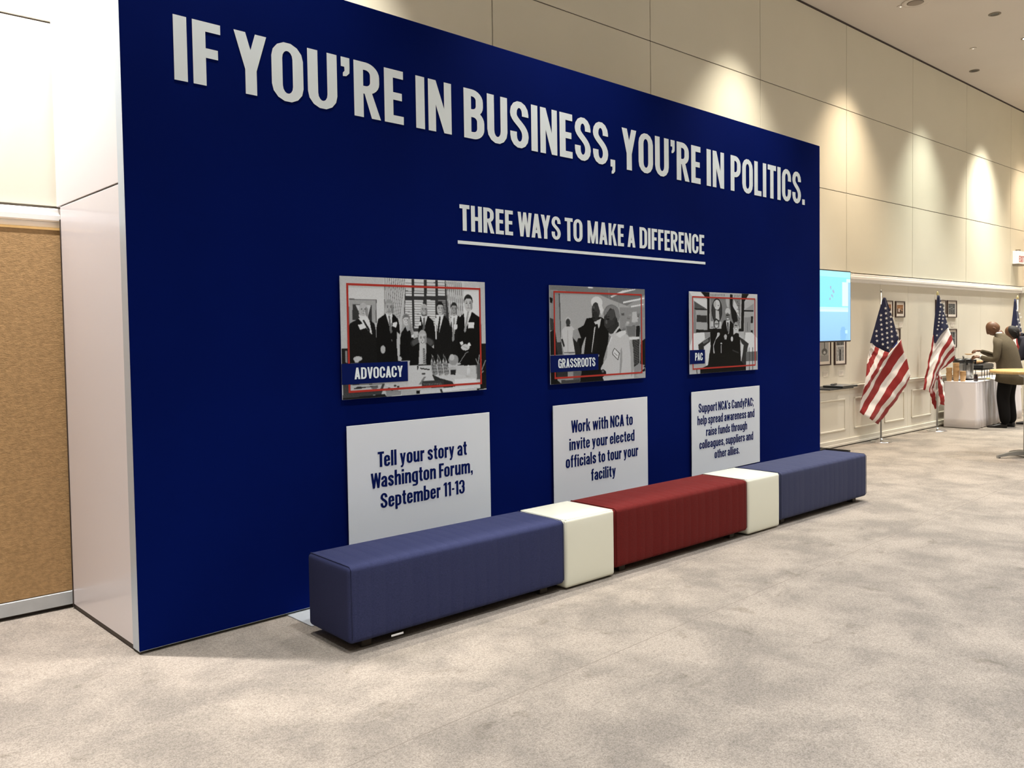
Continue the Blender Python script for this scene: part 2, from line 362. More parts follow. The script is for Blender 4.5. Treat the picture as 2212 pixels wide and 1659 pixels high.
def glyph(ch):
    c, t = W_ / 2, H_ / 2
    def oc(w, z0, z1, gl, gr, rz=.2):      # open C shape: gap on the right between gl and gr
        rx = (w - W_) / 2; m = w / 2
        return stroke([(w - c, gr)] + arc(m, z1 - t - rz, rx, rz, 0, 180) + arc(m, z0 + t + rz, rx, rz, 180, 360) + [(w - c, gl)])
    def S(w, z0, z1, rz=.19):
        rx = (w - W_) / 2; m = w / 2; h = z1 - z0
        p = [(w - c, z0 + h * .69)] + arc(m, z1 - t - rz, rx, rz, 0, 180)
        p += bez((c, z1 - t - rz - .01), (c, z0 + h * .56), (w - c, z0 + h * .50), (w - c, z0 + t + rz + .01), 10)
        p += arc(m, z0 + t + rz, rx, rz, 0, -180) + [(c, z0 + h * .34)]
        return stroke(p)
    def bowl(w, z0, z1, rz=.16, x0=.02):
        rx = min((w - W_) * .62, .2)
        return stroke([(x0, z1 - t)] + arc(w - c - rx, z1 - t - rz, rx, rz, 90, 0) + arc(w - c - rx, z0 + t + rz, rx, rz, 0, -90) + [(x0, z0 + t)])
    X = .74
    if ch == 'I': return W_, [rect(0, 0, W_, 1)]
    if ch == 'l': return W_ * .95, [rect(0, 0, W_ * .95, 1.03)]
    if ch == 'i': return W_ * .95, [rect(0, 0, W_ * .95, X), rect(0, .84, W_ * .95, 1.0)]
    if ch == 'F': return .435, [rect(0, 0, W_, 1), rect(W_, 1 - .15, .435, 1), rect(W_, .44, .39, .59)]
    if ch == 'E': return .435, [rect(0, 0, W_, 1), rect(W_, 1 - .15, .435, 1), rect(W_, .44, .40, .58), rect(W_, 0, .435, .15)]
    if ch == 'L': return .41, [rect(0, 0, W_, 1), rect(W_, 0, .41, .15)]
    if ch == 'T': return .5, [rect(.15, 0, .35, .86), rect(0, .85, .5, 1)]
    if ch == 'H': return .56, [rect(0, 0, W_, 1), rect(.36, 0, .56, 1), rect(W_, .43, .36, .58)]
    if ch == 'O': return .59, ring(.59, 0, 1)
    if ch == 'U': return .585, stroke([(c, 1)] + arc(.2925, t + .2, .1925, .2, 180, 360) + [(.485, 1)])
    if ch == 'C': return .57, oc(.57, 0, 1, .38, .63)
    if ch == 'G': return .57, oc(.57, 0, 1, .42, .66) + [rect(.29, .40, .57, .53), rect(.45, 0, .57, .12)]
    if ch == 'D': return .57, [rect(0, 0, W_, 1)] + bowl(.57, 0, 1, .2)
    if ch == 'P': return .54, [rect(0, 0, W_, 1)] + bowl(.54, .40, 1, .17)
    if ch == 'R': return .575, [rect(0, 0, W_, 1)] + bowl(.55, .43, 1, .16) + [[(.20, .50), (.37, .50), (.575, 0), (.375, 0)]]
    if ch == 'B': return .56, [rect(0, 0, W_, 1)] + bowl(.53, .46, 1, .15) + bowl(.56, 0, .58, .16)
    if ch == 'S': return .56, S(.56, 0, 1)
    if ch == 'N': return .55, [rect(0, 0, .175, 1), rect(.375, 0, .55, 1), [(0, 1), (.18, 1), (.55, 0), (.37, 0)]]
    if ch == 'M': return .70, [rect(0, 0, .165, 1), rect(.535, 0, .70, 1), [(0, 1), (.19, 1), (.425, 0), (.275, 0)], [(.51, 1), (.70, 1), (.425, 0), (.275, 0)]]
    if ch == 'Y': return .57, [[(0, 1), (.2, 1), (.385, .40), (.185, .40)], [(.37, 1), (.57, 1), (.385, .40), (.185, .40)], rect(.185, 0, .385, .41)]
    if ch == 'V': return .56, [[(0, 1), (.19, 1), (.365, 0), (.195, 0)], [(.37, 1), (.56, 1), (.365, 0), (.195, 0)]]
    if ch == 'W': return .80, [[(0, 1), (.175, 1), (.31, 0), (.14, 0)], [(.32, 1), (.48, 1), (.31, 0), (.14, 0)], [(.32, 1), (.48, 1), (.66, 0), (.49, 0)], [(.625, 1), (.80, 1), (.66, 0), (.49, 0)]]
    if ch == 'A': return .58, [[(.19, 1), (.39, 1), (.20, 0), (0, 0)], [(.19, 1), (.39, 1), (.58, 0), (.38, 0)], rect(.14, .20, .44, .33)]
    if ch == 'X': return .58, [diag(0, 0, .37, 1, .2), diag(.37, 0, 0, 1, .2)]
    if ch == 'K': return .58, [rect(0, 0, W_, 1), [(.37, 1), (.56, 1), (.30, .50), (.15, .42)], [(.22, .62), (.36, .66), (.58, 0), (.37, 0)]]
    if ch == '.': return .17, [rect(0, 0, .17, .17)]
    if ch == ':': return .17, [rect(0, 0, .17, .17), rect(0, .55, .17, .72)]
    if ch in ",'\u2019;":
        dz = 0 if ch in ',;' else .83
        g = [[(0, dz), (.18, dz), (.18, dz + .17), (0, dz + .17)], [(.07, dz), (.18, dz), (.175, dz - .10), (.11, dz - .16), (.04, dz - .17), (.04, dz - .11), (.075, dz - .07)]]
        if ch == ';': g.append(rect(0, .55, .18, .72))
        return .18, g
    if ch == '-': return .24, [rect(.02, .38, .24, .51)]
    if ch == '1': return .30, [rect(.12, 0, .31, 1), [(0, .90), (.13, 1), (.13, .84), (0, .76)]]
    if ch == '3':
        w = .54; m = w / 2; rx = (w - W_) / 2
        p = [(c, .70)] + arc(m, 1 - t - .18, rx, .18, 180, 0) + [(w - c, .66)] + bez((w - c, .64), (w - c, .54), (.40, .52), (.26, .52), 4)
        q = bez((.26, .53), (.40, .53), (w - c, .50), (w - c, .40), 4) + arc(m, t + .18, rx, .18, 0, -180) + [(c, .33)]
        return w, stroke(p) + stroke(q)
    # lower case
    if ch == 'o': return .50, ring(.50, 0, X, .13)
    if ch == 'c': return .48, oc(.48, 0, X, .28, .48, .13)
    if ch == 'e':
        w = .49; m = w / 2; rx = (w - W_) / 2
        return w, stroke([(w - c, .36), (w - c, X - t - .13)] + arc(m, X - t - .13, rx, .13, 0, 180) + arc(m, t + .13, rx, .13, 180, 360) + [(w - c, .25)]) + [rect(c, .34, w - c + .05, .44)]
    if ch == 'a':
        w = .48; m = w / 2; rx = (w - W_) / 2
        return w, [rect(w - W_, 0, w, .56)] + stroke([(c, .50)] + arc(m, X - t - .13, rx, .13, 180, 0) + [(w - c, .4)]) + stroke([(w - c, .42), (w * .55, .40)] + arc(c + .13, .22, .13, .14, 110, 180, 3) + [(c, .16)] + arc(c + .12, .18, .12, .11, 180, 270, 4) + [(w - c, .12)], h=.12)
    if ch == 's': return .46, S(.46, 0, X, .12)
    if ch == 'n': return .51, [rect(0, 0, W_ * .95, X)] + stroke([(.12, X - .20), (.20, X - .10)] + arc(.51 - c - .09, X - t - .10, .09, .10, 90, 0, 5) + [(.51 - c, 0)])
    if ch == 'h': return .51, [rect(0, 0, W_ * .95, 1.03)] + stroke([(.12, X - .20), (.20, X - .10)] + arc(.51 - c - .09, X - t - .10, .09, .10, 90, 0, 5) + [(.51 - c, 0)])
    if ch == 'm':
        g = [rect(0, 0, W_ * .95, X)]
        for o in (0, .31): g += stroke([(.12 + o, X - .20), (.20 + o, X - .10)] + arc(.50 - c - .08 + o, X - t - .10, .08, .10, 90, 0, 5) + [(.50 - c + o, 0)])
        return .81, g
    if ch == 'r': return .35, [rect(0, 0, W_ * .95, X), [(.12, X - .26), (.12, X - .10), (.22, X - .01), (.35, X + .005), (.35, X - .19), (.24, X - .20)]]
    if ch == 'u': return .51, [rect(.51 - W_ * .95, 0, .51, X)] + stroke([(.39, .20), (.31, .10)] + arc(c + .09, t + .10, .09, .10, 270, 180, 5) + [(c, X)])
    if ch == 't': return .33, [rect(0, X - .14, .33, X), rect(.07, .14, .07 + W_ * .95, .95)] + stroke([(.07 + c, .2)] + arc(.07 + c + .08, t + .10, .08, .10, 180, 270, 4) + [(.33, t)])
    if ch == 'f': return .34, [rect(0, X - .14, .33, X), rect(.07, 0, .07 + W_ * .95, .86)] + stroke([(.07 + c, .80)] + arc(.07 + c + .08, 1.03 - t - .10, .08, .10, 180, 90, 4) + [(.34, 1.03 - t)])
    if ch == 'b': return .51, [rect(0, 0, W_ * .95, 1.03)] + bowl(.51, 0, X, .13)
    if ch == 'p': return .51, [rect(0, -.22, W_ * .95, X)] + bowl(.51, 0, X, .13)
    if ch == 'd': return .51, [rect(.51 - W_ * .95, 0, .51, 1.03)] + [[(.51 - x, z) for x, z in q] for q in bowl(.51, 0, X, .13)]
    if ch == 'g':
        return .51, [[(.51 - x, z) for x, z in q] for q in bowl(.51, .0, X, .13)] + stroke([(.51 - c, X), (.51 - c, -.08)] + arc(.51 - c - .13, -.10, .13, .09, 0, -90, 4) + [(.05, -.19)], h=.12)
    if ch == 'k': return .51, [rect(0, 0, W_ * .95, 1.03), [(.32, X), (.50, X), (.28, .38), (.14, .32)], [(.20, .44), (.32, .50), (.52, 0), (.32, 0)]]
    if ch == 'v': return .48, [[(0, X), (.18, X), (.32, 0), (.16, 0)], [(.30, X), (.48, X), (.32, 0), (.16, 0)]]
    if ch == 'y': return .48, [[(0, X), (.18, X), (.335, 0), (.165, 0)], [(.30, X), (.48, X), (.30, -.06), (.22, -.20), (.05, -.21), (.05, -.09), (.13, -.08), (.17, 0)]]
    if ch == 'w': return .72, [[(0, X), (.165, X), (.28, 0), (.13, 0)], [(.28, X), (.44, X), (.28, 0), (.13, 0)], [(.28, X), (.44, X), (.59, 0), (.44, 0)], [(.555, X), (.72, X), (.59, 0), (.44, 0)]]
    return .25, []
KERN = {'AY': -.1, 'WA': -.09, 'AV': -.1, 'VO': -.02, 'LI': -.0, 'TI': -.0, 'TO': -.03, 'Wo': -.07, 'Wa': -.07, 'Te': -.08, 'Fo': -.05, 'PA': -.07, 'AC': -.03, 'ry': -.02, 'MA': .0, 'LT': -.08, 'yP': 0, 'CA': -.02, 'KE': 0, 'A\u2019': -.04}
def inside(x, z, q):
    c = False; n = len(q)
    for i in range(n):
        a, b = q[i], q[(i + 1) % n]
        if (a.y > z) != (b.y > z) and x < (b.x - a.x) * (z - a.y) / (b.y - a.y) + a.x: c = not c
    return c
def text(name, s, x0, x1, z0, z1, y, m, parent, track=.085, depth=.0012):
    """one line of lettering fitted to x0..x1 with baseline z0 and cap line z1, standing proud of the board at y"""
    h = z1 - z0; x = 0; items = []
    for i, ch in enumerate(s):
        if ch == ' ': x += .21; continue
        wd, g = glyph(ch); items.append((x, g)); end = x + wd
        x += wd + track + (KERN.get(s[i:i + 2], 0))
    k = (x1 - x0) / end; mb = MB()
    for ox, g in items:
        vs = []; fs = []
        for q in g:
            ar = sum(q[i][0] * q[(i + 1) % len(q)][1] - q[(i + 1) % len(q)][0] * q[i][1] for i in range(len(q)))
            if abs(ar) < 1e-7: continue
            if ar < 0: q = q[::-1]
            fs.append([len(vs) + i for i in range(len(q))]); vs += [Vector(p) for p in q]
        V2, E2, F2, ov, oe, of = delaunay_2d_cdt(vs, [], fs, 0, 1e-5)      # one clean fill per letter
        keep = []
        for f in F2:
            cx = sum(V2[i].x for i in f) / 3; cz = sum(V2[i].y for i in f) / 3
            if any(inside(cx, cz, [vs[i] for i in q]) for q in fs): keep.append(f)
        mb.add([(x0 + (ox + p.x) * k, y, z0 + p.y * h) for p in V2], keep)
    return mb.build(name, m, parent, fix=False)
yf_ = -.0065
for s, a, b in (('IF', .263, .515), ('YOU\u2019RE', .590, 1.712), ('IN', 1.810, 2.104), ('BUSINESS,', 2.212, 3.803), ('YOU\u2019RE', 3.889, 5.009), ('IN', 5.107, 5.395), ('POLITICS.', 5.508, 6.953)):
    text('headline_word', s, a, b, 2.919, 3.250, yf_, 'letter', dw)
for s, a, b in (('THREE', 2.159, 2.654), ('WAYS', 2.702, 3.151), ('TO', 3.197, 3.398), ('MAKE', 3.457, 3.904), ('A', 3.950, 4.053), ('DIFFERENCE', 4.110, 5.060)):
    text('subheading_word', s, a, b, 2.293, 2.467, yf_, 'letter', dw, track=.075)
boxo('underline', (2.141, -.0062, 2.203), (5.077, -.004, 2.225), 'letter', dw)

# ------------------------------------------------------------------ printed photographs and text boards
ART_A = 'p,205,-10,1016,1020,1085,1016,-98,-25,-27;p,225,51,932,275,938,271,631,46,627;p,235,802,944,1013,955,1011,420,799,422;p,200,955,1005,1013,1008,1011,420,952,421;p,90,51,819,223,816,221,623,48,620;p,175,53,811,218,809,215,623,50,620;p,60,72,774,191,769,190,629,70,648;p,215,91,771,186,768,163,657,105,724;p,215,270,1007,421,1002,402,817,361,646,272,645;p,120,279,1001,270,659,274,659,283,1001;p,120,294,1002,281,659,284,659,297,1002;p,120,308,1003,291,659,295,659,312,1003;p,120,322,1003,302,659,306,659,326,1003;p,120,337,1004,313,660,317,659,341,1004;p,120,351,1005,324,660,328,660,355,1005;p,120,366,1006,335,660,339,660,370,1006;p,120,381,1007,346,660,350,660,384,1007;p,120,395,1008,357,661,361,660,399,1008;p,120,410,1009,368,661,372,660,414,1009;p,215,697,997,840,998,826,700,720,668;p,130,707,990,721,675,725,675,712,991;p,130,722,991,735,675,740,675,726,992;p,130,737,992,750,675,755,676,741,993;p,130,752,993,765,676,770,676,756,994;p,130,766,994,780,676,784,676,771,994;p,130,781,995,795,676,799,677,786,995;p,130,796,996,810,677,815,677,801,996;p,130,811,996,825,677,830,677,816,997;p,60,418,1002,700,998,720,653,670,549,439,548,401,690;p,228,415,998,458,998,457,852,414,853;p,90,415,964,458,963,458,969,415,969;p,90,415,939,457,939,458,944,415,945;p,90,414,893,457,892,457,898,414,899;p,90,414,872,457,871,457,877,414,877;p,228,475,1002,542,1003,541,855,474,856;p,90,475,967,542,968,542,974,475,973;p,90,475,942,542,943,542,949,475,948;p,90,474,896,541,896,541,902,475,902;p,90,474,874,541,875,541,880,474,880;p,228,563,1007,625,1008,624,859,562,860;p,90,562,972,625,973,625,979,563,978;p,90,562,947,625,947,625,953,562,953;p,90,562,900,624,900,624,906,562,906;p,90,562,878,624,878,624,884,562,884;p,228,643,1012,695,1012,693,862,642,863;p,90,643,977,694,977,694,983,643,983;p,90,643,951,694,951,694,957,643,957;p,90,642,904,694,904,694,909,643,910;p,90,642,882,694,882,694,887,642,888;p,228,411,818,459,816,457,569,408,576;p,120,410,798,459,797,459,802,411,802;p,120,410,777,459,776,459,781,410,782;p,120,410,756,459,756,459,761,410,761;p,120,410,736,458,735,459,740,410,741;p,120,410,715,458,714,458,719,410,720;p,120,409,694,458,693,458,699,409,699;p,120,409,674,458,673,458,678,409,679;p,120,409,653,458,652,458,657,409,658;p,120,409,633,457,631,458,636,409,638;p,120,408,612,457,610,457,615,409,617;p,120,408,591,457,590,457,595,408,596;p,228,474,820,535,819,533,570,471,576;p,120,473,800,535,800,535,805,474,805;p,120,473,779,534,779,535,784,473,784;p,120,473,758,534,758,534,763,473,763;p,120,473,738,534,737,534,742,473,743;p,120,473,717,534,716,534,721,473,722;p,120,472,696,534,695,534,700,473,701;p,120,472,675,534,674,534,679,472,680;p,120,472,654,533,653,534,658,472,659;p,120,472,634,533,632,533,637,472,639;p,120,472,613,533,611,533,616,472,618;p,120,472,592,533,590,533,595,472,597;p,228,561,824,621,822,619,571,559,577;p,120,561,803,621,803,621,808,561,808;p,120,561,782,620,782,621,787,561,787;p,120,561,761,620,761,620,766,561,766;p,120,561,740,620,740,620,745,561,745;p,120,560,719,620,718,620,724,561,724;p,120,560,698,620,697,620,702,560,703;p,120,560,677,620,676,620,681,560,682;p,120,560,656,619,655,620,660,560,661;p,120,560,635,619,634,619,639,560,640;p,120,560,614,619,613,619,618,560,619;p,120,559,593,619,591,619,596,560,598;p,150,642,827,696,825,701,689,647,695;p,60,641,809,708,806,709,812,642,815;p,60,641,793,708,790,708,795,642,799;p,60,641,777,708,773,708,779,642,783;p,60,641,761,708,757,708,763,642,767;p,60,641,745,708,741,708,747,641,751;p,60,641,729,708,725,708,731,641,735;p,60,641,713,708,709,708,714,641,719;p,60,641,697,707,692,708,698,641,703;p,55,460,1005,456,562,470,562,474,1006;p,55,545,1003,541,563,554,563,558,1004;p,55,626,1000,623,666,636,666,639,1001;p,22,952,428,1011,432,1010,11,925,0;p,30,-8,416,54,415,52,285,-10,287;p,200,3,497,29,497,33,416,4,416;p,150,20,395,33,395,37,299,21,300;p,18,732,686,788,687,825,643,838,571,841,278,718,282,725,570,738,641;p,235,734,690,786,691,749,460;p,150,754,672,765,672,756,467,746,449,739,467;e,45,759,759,25,49;e,170,758,742,24,58;p,45,736,762,740,791,759,806,778,792,782,763,773,778,747,778;e,125,776,731,7,35;e,60,749,747,5,4;p,80,743,756,754,754,754,758,743,759;e,60,768,747,5,4;p,80,774,760,763,758,763,755,774,757;p,120,757,742,762,726,755,726;e,60,758,712,10,6;e,220,758,713,8,3;p,240,755,609,781,609,780,564,754,563;p,20,629,684,683,685,720,641,731,570,734,259,603,262,610,569,622,639;p,235,625,695,683,696,634,483;p,30,649,677,659,677,641,490,631,472,624,490;e,30,656,763,26,49;e,200,656,747,24,57;p,30,632,766,637,795,656,810,675,796,680,768,670,782,644,782;e,155,674,736,7,34;e,90,646,751,5,4;p,110,640,760,651,759,652,762,640,763;e,90,665,752,5,4;p,110,671,764,660,762,660,759,672,761;p,150,654,747,659,731,652,731;e,90,655,717,11,6;e,250,655,718,9,3;p,235,617,665,630,666,626,475,616,475;p,18,513,681,566,683,604,639,616,569,620,446,492,447,498,568,510,637;p,235,516,685,566,686,537,563;p,110,535,667,546,668,544,570,535,552,528,570;e,190,540,729,25,54;e,145,558,719,7,32;e,80,530,733,5,4;p,100,524,742,535,740,536,743,524,745;e,80,550,734,5,3;p,100,556,746,544,744,545,741,556,742;p,140,539,729,543,714,536,714;e,80,540,701,10,5;e,240,540,701,8,3;e,205,539,758,22,30;p,90,519,721,560,722,554,682,525,682;e,185,540,736,21,44;e,140,556,728,6,26;e,75,532,739,4,3;p,95,526,746,536,745,536,748,526,749;e,75,548,740,5,3;p,95,554,750,544,748,544,745,554,747;p,135,539,736,543,724,537,724;e,75,540,714,9,4;e,235,540,714,7,2;p,240,503,633,519,631,518,599,501,600;p,14,841,719,899,720,953,675,966,602,970,229,780,235,787,600,800,672;p,235,832,745,902,747,840,542;p,165,861,727,873,727,848,550,837,531,830,550;e,40,868,819,34,63;e,205,868,798,32,73;p,40,837,823,843,859,868,879,894,862,899,825,887,843,852,843;e,160,892,784,9,44;e,95,855,803,7,6;p,115,847,815,862,813,862,818,848,819;e,95,881,804,6,6;p,115,888,821,873,818,874,814,889,816;p,155,866,798,873,778,863,777;e,95,868,760,13,7;e,250,868,761,10,3;e,215,840,399,33,29;p,240,796,445,818,456,827,433,808,415;p,240,856,433,872,444,885,414,869,406;p,150,823,405,855,386,857,390,825,409;p,245,865,627,911,627,910,569,865,571;p,120,871,571,906,570,907,576,871,577;p,15,278,697,328,699,361,656,371,588,373,283,211,288,219,587,231,654;p,235,280,701,325,702,314,540;p,120,297,684,307,684,321,547,312,529,305,547;e,165,304,768,28,53;e,185,304,751,25,61;p,165,279,771,284,802,304,818,325,804,329,773,319,788,291,788;e,140,323,739,7,37;e,75,294,755,5,4;p,95,287,765,299,763,299,767,288,769;e,75,314,756,5,4;p,95,320,770,308,767,309,764,321,766;p,135,302,751,307,733,300,733;e,75,303,718,11,7;e,235,303,719,9,3;p,245,324,621,352,632,355,614,346,581,322,596;e,190,258,399,16,34;p,170,312,482,317,465,322,467,316,484;e,150,416,647,28,57;p,175,392,661,443,662,474,497,427,497,417,590,405,504,376,504;p,14,382,540,411,590,422,547,442,562,473,461,472,295,374,298,364,448;p,200,353,547,374,519,367,312,354,319,348,448;e,200,367,316,14,21;e,120,415,656,21,40;e,215,415,644,20,45;p,120,396,659,400,682,416,694,431,683,434,660,427,671,406,672;e,170,430,635,5,27;e,105,407,647,4,3;p,125,403,654,412,653,412,656,403,657;e,105,423,647,4,4;p,125,428,658,419,656,419,653,428,655;p,165,414,644,418,631,412,631;e,105,415,620,8,5;e,250,415,620,7,3;p,150,443,626,454,562,468,497,453,494,437,576;p,240,448,519,468,523,468,494,449,494;p,22,112,659,160,660,206,618,216,552,217,287,32,292,40,551,51,616;p,235,104,662,168,664,185,525;p,30,131,646,141,646,192,532,183,515,176,532;p,235,163,657,174,650,191,525,178,539;e,235,136,684,26,34;e,195,138,725,29,63;e,150,160,713,8,38;e,85,127,730,6,4;p,105,120,739,133,738,133,742,120,743;e,85,150,730,6,5;p,105,157,744,143,742,144,738,157,741;p,145,137,725,142,707,134,707;e,85,138,692,12,6;e,245,138,693,10,3;e,230,137,670,22,20;e,195,138,732,26,52;e,150,157,722,8,31;e,85,128,736,5,3;p,105,122,744,134,743,134,746,122,747;e,85,149,736,5,4;p,105,155,748,143,746,143,743,155,745;p,145,137,732,142,717,134,717;e,85,138,705,11,5;e,245,138,705,9,3;p,240,103,606,138,618,151,580,115,565;e,205,97,329,27,20;p,205,71,326,100,349,121,342,100,298,79,299;p,212,428,257,589,259,797,151,951,99,951,14,320,-1,276,95,427,123;e,50,526,447,84,54;e,85,526,450,74,45;p,15,438,404,496,447,555,446,614,387,622,251,434,253;p,205,505,447,552,446,548,257,495,258;p,110,527,403,540,403,551,257,527,257;p,190,527,372,551,382,549,387,526,377;p,190,527,353,551,363,549,368,525,358;p,190,527,334,550,344,549,349,525,340;p,190,527,315,550,325,549,330,525,321;p,190,526,296,550,306,549,311,525,302;p,190,526,277,550,287,548,292,525,283;p,190,526,258,550,268,548,273,525,264;e,185,526,505,30,56;e,205,526,486,28,66;p,185,499,509,505,542,527,558,549,542,553,509,543,526,513,527;e,160,547,473,8,40;e,95,515,492,6,4;p,115,508,502,521,500,521,504,509,506;e,95,537,492,6,4;p,115,544,506,531,504,531,500,544,502;p,155,525,486,530,468,522,468;e,95,526,452,11,7;e,250,526,453,9,3;p,190,589,343,599,152,602,152,592,344;p,190,581,285,596,336,614,277,631,173,607,144,583,197;p,60,586,277,597,159,602,160,591,278;p,60,595,273,606,162,611,162,599,273;p,60,604,268,616,164,620,165,608,269;p,60,613,263,625,167,629,168,617,264;p,50,589,307,596,329,607,292,599,263;p,190,631,343,641,150,644,150,634,343;p,190,623,284,638,335,656,276,674,171,649,143,625,195;p,60,628,276,640,158,644,158,633,277;p,60,637,271,649,160,653,161,642,272;p,60,647,267,658,163,662,163,651,267;p,60,656,262,667,165,671,166,660,263;p,50,631,306,638,328,649,291,641,261;p,190,673,342,684,148,687,149,676,342;p,190,665,283,681,334,699,275,717,170,692,141,668,194;p,60,671,275,682,156,687,156,675,276;p,60,680,270,692,158,696,159,684,271;p,60,689,266,701,161,705,162,693,266;p,60,698,261,710,164,714,164,703,262;p,50,673,305,681,327,691,290,684,260;e,160,748,288,38,49;e,200,736,311,19,30;e,190,735,210,35,15;p,40,723,199,766,198,760,153,723,154;p,170,794,256,845,345,841,348,790,259;p,170,844,344,863,355,861,360,842,349;e,200,785,251,18,9;e,225,861,225,8,12;p,225,848,206,873,205,869,141,862,172,854,138,848,172;p,190,839,146,880,125,842,123;p,150,916,290,935,228,942,231,923,293;p,150,945,330,931,231,939,229,953,328;p,150,961,285,938,216,945,213,968,281;p,150,994,276,961,185,968,181,1001,273;p,150,974,178,948,140,954,134,981,172;p,90,919,231,958,237,951,99,925,100;p,170,924,230,923,116,927,115,928,230;p,40,486,248,495,251,491,215,484,214;p,30,506,221,571,206,572,215,507,230;p,130,529,148,547,154,511,83,493,84;e,60,529,177,13,9;p,45,589,167,649,128,735,94,759,40,516,53,517,108,606,115;p,60,517,115,673,110,673,52,516,53;p,150,528,92,533,77,536,79,531,94;p,150,540,91,545,77,548,78,543,93;p,150,552,91,557,76,560,77,555,92;p,150,564,90,568,75,572,77,567,92;p,150,576,90,580,75,584,76,579,91;p,150,588,89,592,74,596,76,591,91;p,150,600,89,604,74,608,75,603,90;p,150,612,88,616,73,620,74,615,89;p,150,624,87,629,72,632,74,627,89;p,150,636,87,641,72,644,73,639,88;p,150,648,86,653,71,656,73,651,88;p,25,722,57,759,55,753,29;p,235,753,116,912,108,951,30,672,7,654,31,759,48;p,70,3,126,265,111,242,26,1,5;p,205,50,116,249,107,232,62,49,65;p,30,1,12,264,24,275,2,1,-29;p,60,71,81,221,94,221,101,70,88;e,50,102,89,22,10;e,110,199,84,22,14;p,150,270,56,372,54,371,3,275,2;e,220,282,94,9,9;e,60,292,67,9,9;e,220,302,83,9,9;e,60,312,56,9,9;e,220,322,72,9,9;e,60,332,88,9,9;e,220,342,61,9,9;e,60,353,77,9,9;e,220,362,50,10,9;p,185,377,43,487,40,481,-3,377,0;p,20,475,34,502,34,498,3,478,4;p,60,642,35,657,34,666,0,651,1'
